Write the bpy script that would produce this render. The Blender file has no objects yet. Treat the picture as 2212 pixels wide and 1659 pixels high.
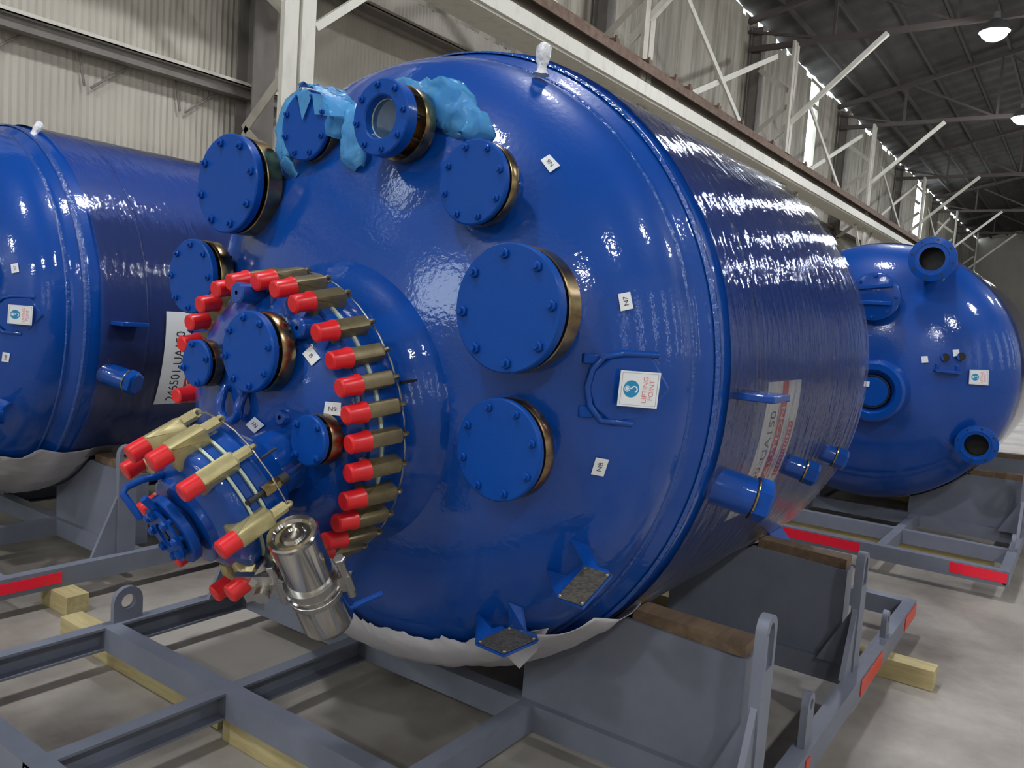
import bpy, bmesh, math, random
from mathutils import Vector, Matrix, noise
PI = math.pi
SC = bpy.context.scene
COL = SC.collection

# ------------------------------------------------------------------ camera, world, light, exposure
cam_d = bpy.data.cameras.new('camera'); cam = bpy.data.objects.new('camera', cam_d); COL.objects.link(cam)
cam_d.sensor_fit = 'HORIZONTAL'; cam_d.sensor_width = 36.0; cam_d.lens = 36.0 * 1748.0 / 2212.0
cam_d.clip_start = 0.05; cam_d.clip_end = 400
R_, D_, F_ = Vector((0.58262268, -0.80984154, 0.0686112)), Vector((-0.03136127, -0.10675784, -0.99379034)), Vector((0.81213748, 0.57685305, -0.0875972))
mw = Matrix((( R_.x, -D_.x, -F_.x, 0.0), (R_.y, -D_.y, -F_.y, 0.0), (R_.z, -D_.z, -F_.z, 1.64), (0, 0, 0, 1)))
cam.matrix_world = mw
SC.camera = cam
SC.view_settings.view_transform = 'Standard'; SC.view_settings.look = 'None'
SC.view_settings.gamma = 1.0; SC.view_settings.use_curve_mapping = False
SC.view_settings.exposure = 0.0

world = bpy.data.worlds.new('daylight'); SC.world = world; world.use_nodes = True
bg = world.node_tree.nodes['Background']; bg.inputs[0].default_value = (0.80, 0.92, 1.0, 1); bg.inputs[1].default_value = 7.0

LAMP_STRENGTH = 335.0
# daylight comes from the sky through the openings of the walls; the lamps carry their own light (see lamp())

# ------------------------------------------------------------------ materials
MATS = {}
def mat(name, base=(0.5, 0.5, 0.5), rough=0.5, metal=0.0, coat=0.0, bump=None, var=None, emis=None, spec=0.5):
    m = bpy.data.materials.new(name); m.use_nodes = True; nt = m.node_tree; p = nt.nodes['Principled BSDF']
    p.inputs['Base Color'].default_value = (*base, 1); p.inputs['Roughness'].default_value = rough
    p.inputs['Metallic'].default_value = metal; p.inputs['Coat Weight'].default_value = coat
    p.inputs['Coat Roughness'].default_value = 0.05; p.inputs['Specular IOR Level'].default_value = spec
    tc = nt.nodes.new('ShaderNodeTexCoord')
    if var:                                     # (scale, second colour, lo, hi, xyz stretch)
        sc_, c2, lo, hi, st = var
        mp = nt.nodes.new('ShaderNodeMapping'); mp.inputs['Scale'].default_value = st
        n = nt.nodes.new('ShaderNodeTexNoise'); n.inputs['Scale'].default_value = sc_; n.inputs['Detail'].default_value = 6; n.inputs['Roughness'].default_value = 0.62
        rp = nt.nodes.new('ShaderNodeValToRGB'); rp.color_ramp.elements[0].position = lo; rp.color_ramp.elements[1].position = hi
        rp.color_ramp.elements[0].color = (*base, 1); rp.color_ramp.elements[1].color = (*c2, 1)
        nt.links.new(tc.outputs['Object'], mp.inputs[0]); nt.links.new(mp.outputs[0], n.inputs['Vector'])
        nt.links.new(n.outputs['Fac'], rp.inputs[0]); nt.links.new(rp.outputs[0], p.inputs['Base Color'])
    if bump:                                    # (scale, strength, distance, stretch)
        mp2 = nt.nodes.new('ShaderNodeMapping'); mp2.inputs['Scale'].default_value = bump[3]
        n2 = nt.nodes.new('ShaderNodeTexNoise'); n2.inputs['Scale'].default_value = bump[0]; n2.inputs['Detail'].default_value = 3
        b = nt.nodes.new('ShaderNodeBump'); b.inputs['Strength'].default_value = bump[1]; b.inputs['Distance'].default_value = bump[2]
        nt.links.new(tc.outputs['Object'], mp2.inputs[0]); nt.links.new(mp2.outputs[0], n2.inputs['Vector'])
        nt.links.new(n2.outputs['Fac'], b.inputs['Height']); nt.links.new(b.outputs[0], p.inputs['Normal'])
        if coat: nt.links.new(b.outputs[0], p.inputs['Coat Normal'])
    if emis:
        p.inputs['Emission Color'].default_value = (*emis[0], 1); p.inputs['Emission Strength'].default_value = emis[1]
    MATS[name] = m
    return m
U = (1, 1, 1)
mat('blue_paint', (0.001, 0.057, 0.315), 0.4, coat=0.9, bump=(55, 0.22, 0.004, U), spec=0.15)
mat('blue_flange', (0.001, 0.060, 0.325), 0.42, coat=0.12, bump=(120, 0.2, 0.002, U), spec=0.2)
mat('weld', (0.003, 0.065, 0.33), 0.2, coat=0.9, bump=(70, 0.6, 0.01, U))
mat('brass_ring', (0.40, 0.31, 0.14), 0.26, 1.0, var=(9, (0.24, 0.15, 0.09), 0.4, 0.62, (1, 3, 3)))
mat('bronze_ring', (0.34, 0.23, 0.13), 0.33, 1.0, var=(11, (0.2, 0.12, 0.07), 0.4, 0.6, (1, 3, 3)))
mat('clamp_zinc', (0.27, 0.215, 0.11), 0.36, 0.55, var=(30, (0.20, 0.155, 0.075), 0.42, 0.7, U))
mat('clamp_pale', (0.50, 0.44, 0.22), 0.36, 0.5, var=(30, (0.40, 0.33, 0.15), 0.42, 0.75, U))
mat('red_plastic', (0.72, 0.018, 0.022), 0.32, spec=0.5)
mat('polished_steel', (0.62, 0.60, 0.57), 0.13, 1.0, bump=(40, 0.05, 0.002, (1, 1, 0.05)))
mat('satin_steel', (0.50, 0.48, 0.45), 0.3, 1.0)
mat('dark_bolt', (0.045, 0.04, 0.035), 0.45, 0.6)
mat('skid_grey', (0.185, 0.200, 0.250), 0.5, var=(5, (0.150, 0.163, 0.205), 0.35, 0.7, U), bump=(40, 0.1, 0.003, U))
mat('pine', (0.52, 0.44, 0.22), 0.7, var=(6, (0.36, 0.29, 0.13), 0.35, 0.7, (6, 0.7, 6)))
mat('pad_wood', (0.20, 0.13, 0.075), 0.7, var=(4, (0.10, 0.065, 0.04), 0.35, 0.7, (1, 6, 6)))
mat('label_white', (0.78, 0.80, 0.80), 0.42)
mat('ink_black', (0.03, 0.03, 0.035), 0.5)
mat('ink_red', (0.62, 0.045, 0.03), 0.45)
mat('ink_redtext', (0.70, 0.20, 0.18), 0.45)
mat('ink_blue', (0.01, 0.25, 0.48), 0.45)
mat('reflector_lit', (0.95, 0.004, 0.035), 0.3, coat=0.3, bump=(400, 0.5, 0.003, (0.2, 0.2, 1)))  # light thrown back by the tape is put into this saturated red
mat('reflector_unlit', (0.62, 0.06, 0.035), 0.45)  # same tape seen aslant, its weaker return put into the colour
mat('gasket', (0.50, 0.60, 0.48), 0.5)
mat('plate_metal', (0.16, 0.145, 0.115), 0.5, 0.6, var=(60, (0.08, 0.07, 0.06), 0.45, 0.6, (3, 1, 1)))
mat('concrete', (0.37, 0.34, 0.295), 0.55, var=(1.1, (0.17, 0.145, 0.125), 0.40, 0.66, (1, 1, 1)), bump=(30, 0.08, 0.003, U))
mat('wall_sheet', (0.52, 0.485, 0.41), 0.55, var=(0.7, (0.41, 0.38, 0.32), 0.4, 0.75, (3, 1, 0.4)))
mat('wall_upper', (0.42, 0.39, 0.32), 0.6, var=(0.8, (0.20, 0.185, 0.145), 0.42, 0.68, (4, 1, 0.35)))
mat('steel_white', (0.66, 0.64, 0.56), 0.55, var=(5, (0.50, 0.48, 0.42), 0.5, 0.8, (1, 1, 0.3)))
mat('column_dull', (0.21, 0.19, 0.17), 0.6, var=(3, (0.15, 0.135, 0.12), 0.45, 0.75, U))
mat('steel_beige', (0.50, 0.47, 0.40), 0.6, var=(3, (0.36, 0.33, 0.28), 0.45, 0.75, U))
mat('girder_tan', (0.27, 0.235, 0.19), 0.6, var=(3, (0.20, 0.165, 0.13), 0.45, 0.75, (0.3, 1, 2)))
mat('rail_rust', (0.125, 0.075, 0.052), 0.8, var=(8, (0.20, 0.14, 0.105), 0.4, 0.7, U))
mat('roof_dark', (0.055, 0.05, 0.047), 0.75, var=(0.6, (0.09, 0.082, 0.075), 0.4, 0.7, (1, 3, 1)))
mat('steel_dark', (0.075, 0.06, 0.055), 0.7)
mat('paper', (0.50, 0.485, 0.50), 0.7, bump=(14, 0.3, 0.02, U))
mat('foam_wrap', (0.75, 0.76, 0.78), 0.25, coat=0.4, bump=(60, 0.8, 0.01, U))
mat('lamp_housing', (0.25, 0.25, 0.25), 0.4, 0.7)
mat('bore_dark', (0.012, 0.012, 0.012), 0.6)
mat('lamp_lens', (1, 1, 1), 0.5, emis=((0.93, 0.95, 1.0), LAMP_STRENGTH))
mat('rubber', (0.02, 0.02, 0.02), 0.6)
mat('red_tape', (0.55, 0.02, 0.10), 0.5)

def film_mat(name, tint, transp, diff_col, diff_w, rough, bscale, bstr, stretch):
    m = bpy.data.materials.new(name); m.use_nodes = True; nt = m.node_tree; nt.nodes.clear()
    out = nt.nodes.new('ShaderNodeOutputMaterial')
    tr = nt.nodes.new('ShaderNodeBsdfTransparent'); tr.inputs[0].default_value = (*tint, 1)
    gl = nt.nodes.new('ShaderNodeBsdfGlossy'); gl.inputs['Roughness'].default_value = rough; gl.inputs[0].default_value = (0.85, 0.85, 0.9, 1)
    df = nt.nodes.new('ShaderNodeBsdfDiffuse'); df.inputs[0].default_value = (*diff_col, 1)
    tl = nt.nodes.new('ShaderNodeBsdfTranslucent'); tl.inputs[0].default_value = (*diff_col, 1)
    mx0 = nt.nodes.new('ShaderNodeMixShader'); mx0.inputs[0].default_value = 0.35
    mx1 = nt.nodes.new('ShaderNodeMixShader'); mx1.inputs[0].default_value = diff_w
    mx2 = nt.nodes.new('ShaderNodeMixShader')
    fr = nt.nodes.new('ShaderNodeFresnel'); fr.inputs[0].default_value = 1.45
    tc = nt.nodes.new('ShaderNodeTexCoord'); mp = nt.nodes.new('ShaderNodeMapping'); mp.inputs['Scale'].default_value = stretch
    n = nt.nodes.new('ShaderNodeTexNoise'); n.inputs['Scale'].default_value = bscale; n.inputs['Detail'].default_value = 4
    b = nt.nodes.new('ShaderNodeBump'); b.inputs['Strength'].default_value = bstr; b.inputs['Distance'].default_value = 0.02
    L = nt.links.new
    L(tc.outputs['Object'], mp.inputs[0]); L(mp.outputs[0], n.inputs['Vector']); L(n.outputs['Fac'], b.inputs['Height'])
    L(b.outputs[0], gl.inputs['Normal']); L(b.outputs[0], fr.inputs['Normal'])
    L(df.outputs[0], mx0.inputs[1]); L(tl.outputs[0], mx0.inputs[2])
    L(tr.outputs[0], mx1.inputs[1]); L(mx0.outputs[0], mx1.inputs[2])
    L(fr.outputs[0], mx2.inputs[0]); L(mx1.outputs[0], mx2.inputs[1]); L(gl.outputs[0], mx2.inputs[2])
    L(mx2.outputs[0], out.inputs[0])
    MATS[name] = m
film_mat('stretch_film', (0.99, 0.99, 1.0), 0.8, (0.50, 0.50, 0.66), 0.06, 0.07, 7.0, 0.45, (3.2, 1.1, 1.1))
film_mat('blue_film', (0.45, 0.80, 1.0), 0.5, (0.13, 0.52, 0.95), 0.72, 0.10, 26.0, 0.9, U)
def glass_mat():
    m = bpy.data.materials.new('sight_glass'); m.use_nodes = True; p = m.node_tree.nodes['Principled BSDF']
    p.inputs['Base Color'].default_value = (0.05, 0.13, 0.26, 1); p.inputs['Roughness'].default_value = 0.04; p.inputs['Coat Weight'].default_value = 1
    p.inputs['Transmission Weight'].default_value = 0.55
    MATS['sight_glass'] = m
glass_mat()

# ------------------------------------------------------------------ mesh helpers
def basis(axis, hint=(0, 0, 1)):
    a = Vector(axis).normalized(); h = Vector(hint)
    if abs(a.dot(h.normalized())) > 0.98: h = Vector((0, 1, 0))
    u = (h - a * h.dot(a)).normalized()
    return a, u, a.cross(u)
class MB:
    def __init__(s): s.bm = bmesh.new(); s.mi = 0
    def face(s, vs, smooth=False):
        try:
            f = s.bm.faces.new(vs); f.material_index = s.mi; f.smooth = smooth; return f
        except ValueError: return None
    def v(s, p): return s.bm.verts.new(p)
    def box(s, lo, hi, M=None):
        x0, y0, z0 = lo; x1, y1, z1 = hi
        c = [Vector(p) for p in ((x0, y0, z0), (x1, y0, z0), (x1, y1, z0), (x0, y1, z0), (x0, y0, z1), (x1, y0, z1), (x1, y1, z1), (x0, y1, z1))]
        if M: c = [M @ p for p in c]
        q = [s.v(p) for p in c]
        for f in ((3, 2, 1, 0), (4, 5, 6, 7), (0, 1, 5, 4), (1, 2, 6, 5), (2, 3, 7, 6), (3, 0, 4, 7)): s.face([q[i] for i in f])
        return s
    def bar(s, p0, p1, w, h, hint=(0, 0, 1)):
        a, u, v = basis(Vector(p1) - Vector(p0), hint); L = (Vector(p1) - Vector(p0)).length
        M = Matrix(((a.x, v.x, u.x, p0[0]), (a.y, v.y, u.y, p0[1]), (a.z, v.z, u.z, p0[2]), (0, 0, 0, 1)))
        return s.box((0, -w / 2, -h / 2), (L, w / 2, h / 2), M)
    def lathe(s, prof, o, axis, seg=48, hint=(0, 0, 1), a0=0.0, a1=2 * PI, sharp=None):
        a, u, v = basis(axis, hint); o = Vector(o); full = abs(a1 - a0 - 2 * PI) < 1e-6
        n = seg if full else seg + 1; rings = []
        for (t, r) in prof:
            if r < 1e-6: rings.append([s.v(o + a * t)])
            else: rings.append([s.v(o + a * t + (u * math.cos(a0 + (a1 - a0) * k / seg) + v * math.sin(a0 + (a1 - a0) * k / seg)) * r) for k in range(n)])
        for i in range(len(rings) - 1):
            A, B = rings[i], rings[i + 1]
            for k in range(seg):
                k2 = (k + 1) % n
                if len(A) == 1 and len(B) == 1: continue
                if len(A) == 1: s.face([A[0], B[k], B[k2]], True)
                elif len(B) == 1: s.face([A[k], B[0], A[k2]], True)
                else: s.face([A[k], B[k], B[k2], A[k2]], True)
        return s
    def disc(s, o, axis, r0, r1, t0, t1, seg=32, bev=0.0):
        if r0 <= 0:
            pr = [(t0, 0), (t0, r1 - bev), (t0 + bev * (1 if t1 > t0 else -1), r1), (t1 - bev * (1 if t1 > t0 else -1), r1), (t1, r1 - bev), (t1, 0)]
        else:
            pr = [(t0, r0), (t0, r1), (t1, r1), (t1, r0), (t0, r0)]
        return s.lathe(pr, o, axis, seg)
    def cyl(s, p0, p1, r0, r1=None, seg=16):
        r1 = r0 if r1 is None else r1; L = (Vector(p1) - Vector(p0)).length
        return s.lathe([(0, 0), (0, r0), (L, r1), (L, 0)], p0, Vector(p1) - Vector(p0), seg)
    def tube(s, pts, r, seg=8, closed=False):
        pts = [Vector(p) for p in pts]; rings = []; n = len(pts); up = None
        for i, p in enumerate(pts):
            d = (pts[(i + 1) % n] - pts[i - 1]) if closed or 0 < i < n - 1 else (pts[1] - pts[0] if i == 0 else pts[-1] - pts[-2])
            a = d.normalized()
            if up is None: _, up, _ = basis(a)
            up = (up - a * up.dot(a)).normalized(); w = a.cross(up)
            rr = r[i] if isinstance(r, (list, tuple)) else r
            rings.append([s.v(p + (up * math.cos(2 * PI * k / seg) + w * math.sin(2 * PI * k / seg)) * rr) for k in range(seg)])
        for i in range(n if closed else n - 1):
            A, B = rings[i], rings[(i + 1) % n]
            for k in range(seg): s.face([A[k], A[(k + 1) % seg], B[(k + 1) % seg], B[k]], True)
        if not closed: s.face(rings[0][::-1]); s.face(rings[-1])
        return s
    def prism(s, poly, o, ux, uy, depth, holes=None):
        """polygon in the (ux, uy) plane extruded from -depth/2 to depth/2"""
        o = Vector(o); ux = Vector(ux).normalized(); uy = Vector(uy); uy = (uy - ux * uy.dot(ux)).normalized(); n = ux.cross(uy)
        A = [s.v(o + ux * x + uy * y - n * depth / 2) for x, y in poly]; B = [s.v(o + ux * x + uy * y + n * depth / 2) for x, y in poly]
        s.face(A[::-1]); s.face(B); m = len(poly)
        for i in range(m): s.face([A[i], A[(i + 1) % m], B[(i + 1) % m], B[i]])
        return s
    def eye(s, outer, inner, o, ux, uy, depth):
        """plate with a hole: outer and inner outlines with the same number of points"""
        o = Vector(o); ux = Vector(ux).normalized(); uy = Vector(uy); uy = (uy - ux * uy.dot(ux)).normalized(); n = ux.cross(uy); m = len(outer)
        P = lambda q, d: s.v(o + ux * q[0] + uy * q[1] + n * d)
        OA = [P(q, -depth / 2) for q in outer]; OB = [P(q, depth / 2) for q in outer]; IA = [P(q, -depth / 2) for q in inner]; IB = [P(q, depth / 2) for q in inner]
        for i in range(m):
            j = (i + 1) % m
            s.face([OA[i], OB[i], OB[j], OA[j]]); s.face([IA[j], IB[j], IB[i], IA[i]]); s.face([OB[i], IB[i], IB[j], OB[j]]); s.face([OA[j], IA[j], IA[i], OA[i]])
        return s
    def hexnut(s, o, axis, r, h):
        L = [(0, 0), (0, r), (h * 0.8, r), (h, r * 0.8), (h, 0)]
        n0 = len(s.bm.faces); s.lathe(L, o, axis, 6)
        s.bm.faces.ensure_lookup_table()
        for f in s.bm.faces[n0:]: f.smooth = False
        return s

def obj(name, mb, mats, parent=None, label=None, bevel=0.0, autos=True):
    root = parent
    while root is not None and root.parent is not None: root = root.parent
    bm = mb.bm
    bmesh.ops.recalc_face_normals(bm, faces=bm.faces)
    if root is not None: bmesh.ops.translate(bm, verts=bm.verts, vec=-root.location)
    me = bpy.data.meshes.new(name); bm.to_mesh(me); bm.free()
    for m in ([mats] if isinstance(mats, str) else mats): me.materials.append(MATS[m])
    if autos:
        try: me.set_sharp_from_angle(angle=math.radians(38))
        except Exception: pass
    o = bpy.data.objects.new(name, me); COL.objects.link(o)
    if parent is not None: o.parent = parent
    if label: o['label'] = label
    if bevel > 0:
        b = o.modifiers.new('bevel', 'BEVEL'); b.width = bevel; b.segments = 2; b.limit_method = 'ANGLE'
    return o
def thing(name, label, cat, loc, group=None):
    o = bpy.data.objects.new(name, None); COL.objects.link(o); o.location = loc; o.empty_display_size = 0.2
    return tag(o, label, cat, group)
def tag(o, label, cat, group=None):
    o['label'] = label; o['category'] = cat
    if group: o['group'] = group
    return o
def rebase(o, loc):
    """put the origin of a one-mesh thing at loc (its base)"""
    o.data.transform(Matrix.Translation(-Vector(loc))); o.location = loc; return o
def struct(name, mb, mats):
    o = obj(name, mb, mats); o['kind'] = 'structure'; return o
def copy_tree(o, parent=None, keep=None):
    c = o.copy(); COL.objects.link(c)
    if parent is not None: c.parent = parent
    for ch in [x for x in bpy.data.objects if x.parent == o]:
        if keep is None or keep(ch): copy_tree(ch, c)
    return c
def text_polys(body, size):
    cu = bpy.data.curves.new('t', 'FONT'); cu.body = body; cu.size = size; cu.align_x = 'LEFT'; cu.resolution_u = 3
    ob = bpy.data.objects.new('t', cu); me = bpy.data.meshes.new_from_object(ob)
    vs = [(v.co.x, v.co.y) for v in me.vertices]; fs = [list(p.vertices) for p in me.polygons]
    bpy.data.objects.remove(ob); bpy.data.curves.remove(cu); bpy.data.meshes.remove(me)
    return vs, fs
def place_text(mb, fn, body, u0, v0, u1, v1, lift=0.0008):
    """text stretched into the rectangle (u0,v0)-(u1,v1) of a label with surface fn(u, v, n)"""
    vs, fs = text_polys(body, 1.0)
    xs = [p[0] for p in vs]; ys = [p[1] for p in vs]; xa, xb, ya, yb = min(xs), max(xs), min(ys), max(ys)
    q = [mb.v(fn(u0 + (x - xa) / (xb - xa) * (u1 - u0), v0 + (y - ya) / (yb - ya) * (v1 - v0), lift)) for x, y in vs]
    for f in fs: mb.face([q[i] for i in f])
def patch(mb, fn, u0, v0, u1, v1, lift, nu=1, nv=1):
    g = [[mb.v(fn(u0 + (u1 - u0) * i / nu, v0 + (v1 - v0) * j / nv, lift)) for j in range(nv + 1)] for i in range(nu + 1)]
    for i in range(nu):
        for j in range(nv): mb.face([g[i][j], g[i + 1][j], g[i + 1][j + 1], g[i][j + 1]])
def rdisc(mb, fn, cu, cv, ru, rv, lift, n=24, hole=0.0):
    a = [mb.v(fn(cu + ru * math.cos(2 * PI * k / n), cv + rv * math.sin(2 * PI * k / n), lift)) for k in range(n)]
    if hole:
        b = [mb.v(fn(cu + hole * ru * math.cos(2 * PI * k / n), cv + hole * rv * math.sin(2 * PI * k / n), lift)) for k in range(n)]
        for k in range(n): mb.face([a[k], a[(k + 1) % n], b[(k + 1) % n], b[k]])
    else: mb.face(a)
def quad_fn(TL, TR, BR, BL, lift0=0.002, toward=Vector((0, 0, 1.64))):
    TL, TR, BR, BL = map(Vector, (TL, TR, BR, BL)); n = (TR - TL).cross(BL - TL).normalized(); c = (TL + TR + BR + BL) / 4
    if n.dot(toward - c) < 0: n = -n
    def fn(u, v, l): return BL * (1 - u) * (1 - v) + BR * u * (1 - v) + TR * u * v + TL * (1 - u) * v + n * (l + lift0)
    return fn
def slab(mb, fn, nu=1, nv=1, t=0.0015):
    """a thin sticker sheet with thickness"""
    patch(mb, fn, 0, 0, 1, 1, 0.0, nu, nv); patch(mb, fn, 0, 0, 1, 1, -t, nu, nv)
    for (a, b) in (((0, 0), (1, 0)), ((1, 0), (1, 1)), ((1, 1), (0, 1)), ((0, 1), (0, 0))):
        m = max(nu, nv)
        for i in range(m):
            p = [(a[0] + (b[0] - a[0]) * k / m, a[1] + (b[1] - a[1]) * k / m) for k in (i, i + 1)]
            mb.face([mb.v(fn(*p[0], 0)), mb.v(fn(*p[1], 0)), mb.v(fn(*p[1], -t)), mb.v(fn(*p[0], -t))])
def sticker(root, corners, text, tu=(0.24, 0.76), tv=(0.3, 0.7), name='tag_sticker', lift0=0.002):
    fn = quad_fn(*corners, lift0=lift0); mb = MB(); slab(mb, fn)
    if text: mb.mi = 1; place_text(mb, fn, text, tu[0], tv[0], tu[1], tv[1])
    return obj(name, mb, ['label_white', 'ink_black'], root, label='small white sticker' + (' reading ' + text if text else ''), autos=False)

def lifting_sign(root, corners, lift0=0.004):
    fn = quad_fn(*corners, lift0=lift0); mb = MB(); slab(mb, fn, t=0.003)
    mb.mi = 1
    for (a, b, c, d) in ((0.05, 0.05, 0.95, 0.056), (0.05, 0.944, 0.95, 0.95), (0.05, 0.05, 0.055, 0.95), (0.945, 0.05, 0.95, 0.95)): patch(mb, fn, a, b, c, d, 0.0006)
    mb.mi = 2; rdisc(mb, fn, 0.5, 0.70, 0.24, 0.20, 0.0006, 28)
    mb.mi = 0                                            # white hook
    rdisc(mb, fn, 0.5, 0.80, 0.085, 0.072, 0.0010, 20, 0.78); rdisc(mb, fn, 0.5, 0.80, 0.05, 0.042, 0.0010)
    hk = [(0.5 + 0.02 * math.sin(i), 0.74 - 0.012 * i) for i in range(4)] + [(0.5 - 0.01 + 0.085 * math.cos(t), 0.625 + 0.075 * math.sin(t)) for t in [PI * 0.45 - i * 0.42 for i in range(11)]]
    for (p, q) in zip(hk[:-1], hk[1:]):
        d = Vector((q[0] - p[0], q[1] - p[1])); d.normalize(); w = Vector((-d.y, d.x)) * 0.017
        mb.face([mb.v(fn(p[0] + w.x, p[1] + w.y, 0.001)), mb.v(fn(q[0] + w.x, q[1] + w.y, 0.001)), mb.v(fn(q[0] - w.x, q[1] - w.y, 0.001)), mb.v(fn(p[0] - w.x, p[1] - w.y, 0.001))])
    mb.mi = 3; place_text(mb, fn, 'LIFTING', 0.14, 0.30, 0.86, 0.42); place_text(mb, fn, 'POINT', 0.22, 0.14, 0.78, 0.26)
    return obj('lifting_sign', mb, ['label_white', 'ink_black', 'ink_blue', 'ink_redtext'], root, label='white sign with a blue hook circle reading LIFTING POINT', autos=False)

# ------------------------------------------------------------------ setting: floor, walls, roof
mb = MB(); mb.box((-13, -14, -0.2), (80, 9.4, 0)); struct('floor', mb, 'concrete')
EAVE = 10.5
def sheet(mb, x0, x1, z0, z1, y, pitch, amp, sgn=1):
    n = max(2, int((x1 - x0) / pitch * 4)); q = []
    for i in range(n + 1):
        x = x0 + (x1 - x0) * i / n; yy = y + amp * math.sin(2 * PI * x / pitch)
        q.append((mb.v((x, yy, z0)), mb.v((x, yy, z1)), mb.v((x, y + 0.12 * sgn, z0)), mb.v((x, y + 0.12 * sgn, z1))))
    for i in range(n):
        a, b = q[i], q[i + 1]
        mb.face([a[0], b[0], b[1], a[1]], True); mb.face([a[2], a[3], b[3], b[2]]); mb.face([a[1], b[1], b[3], a[3]]); mb.face([a[0], a[2], b[2], b[0]])
    mb.face([q[0][0], q[0][1], q[0][3], q[0][2]]); mb.face([q[-1][0], q[-1][2], q[-1][3], q[-1][1]])
mb = MB(); mb.mi = 0
sheet(mb, -13, 24, 0, 6.3, 9.0, 0.076, 0.007); sheet(mb, 24, 80, 0, 6.3, 9.0, 0.3, 0.02)
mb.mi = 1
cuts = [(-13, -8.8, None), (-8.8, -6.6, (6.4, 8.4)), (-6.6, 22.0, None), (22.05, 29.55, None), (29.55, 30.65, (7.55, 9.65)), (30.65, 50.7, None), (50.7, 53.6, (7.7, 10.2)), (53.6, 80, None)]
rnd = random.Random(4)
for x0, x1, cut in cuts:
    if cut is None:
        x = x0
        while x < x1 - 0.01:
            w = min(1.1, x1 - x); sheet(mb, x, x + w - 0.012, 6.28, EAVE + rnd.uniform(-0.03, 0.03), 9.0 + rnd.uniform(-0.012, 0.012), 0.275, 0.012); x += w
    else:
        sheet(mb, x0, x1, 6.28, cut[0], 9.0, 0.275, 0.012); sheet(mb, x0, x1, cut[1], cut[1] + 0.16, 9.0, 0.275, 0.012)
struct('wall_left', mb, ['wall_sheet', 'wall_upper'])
mb = MB(); x = -13.0                                   # the far side of the hall, tall narrow openings between its sheets
while x < 80:
    mb.box((x, -14.1, 0), (x + 4.25, -13.98, EAVE)); mb.box((x + 4.25, -14.1, 0), (x + 4.6, -13.98, 3.2)); mb.box((x + 4.25, -14.1, 8.6), (x + 4.6, -13.98, EAVE)); x += 4.6
struct('wall_right', mb, 'wall_sheet')
mb = MB(); mb.box((-13.1, -14, 0), (-13, 4.4, 14)); mb.box((-13.1, 8.6, 0), (-13, 9.4, 12)); mb.box((-13.1, 4.4, 0), (-13, 8.6, 3.6)); mb.box((-13.1, 4.4, 6.8), (-13, 8.6, 14)); struct('wall_back', mb, 'wall_sheet')
mb = MB(); mb.box((80, -14, 0), (80.1, 9.4, 14)); struct('wall_front', mb, 'wall_sheet')
mb = MB()                                              # roof: two slopes of dark sheet
for (ya, za, yb, zb) in ((9.02, EAVE + 0.17, -2.5, 13.4), (-2.5, 13.4, -14.2, EAVE + 0.1)):
    n = 340; q = []
    for i in range(n + 1):
        x = -13.2 + 93.4 * i / n; dz = 0.03 * math.sin(i * PI / 2)
        q.append((mb.v((x, ya, za + dz)), mb.v((x, yb, zb + dz)), mb.v((x, ya, za + 0.12)), mb.v((x, yb, zb + 0.12))))
    for i in range(n):
        a, b = q[i], q[i + 1]; mb.face([a[0], a[1], b[1], b[0]]); mb.face([a[2], b[2], b[3], a[3]])
struct('ceiling', mb, 'roof_dark')
mb = MB()                                              # closure strip under the eave: torn, leaving slivers of daylight
x = -13.0
while x < 80:
    w = rnd.uniform(0.3, 2.2); g = rnd.uniform(0.15, 1.1) if x > 10 else 0.0
    mb.box((x, 9.0, EAVE - 0.05), (x + w, 9.06, EAVE + rnd.uniform(0.06, 0.2))); x += w + g
struct('trim_1', mb, 'wall_upper')

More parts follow.
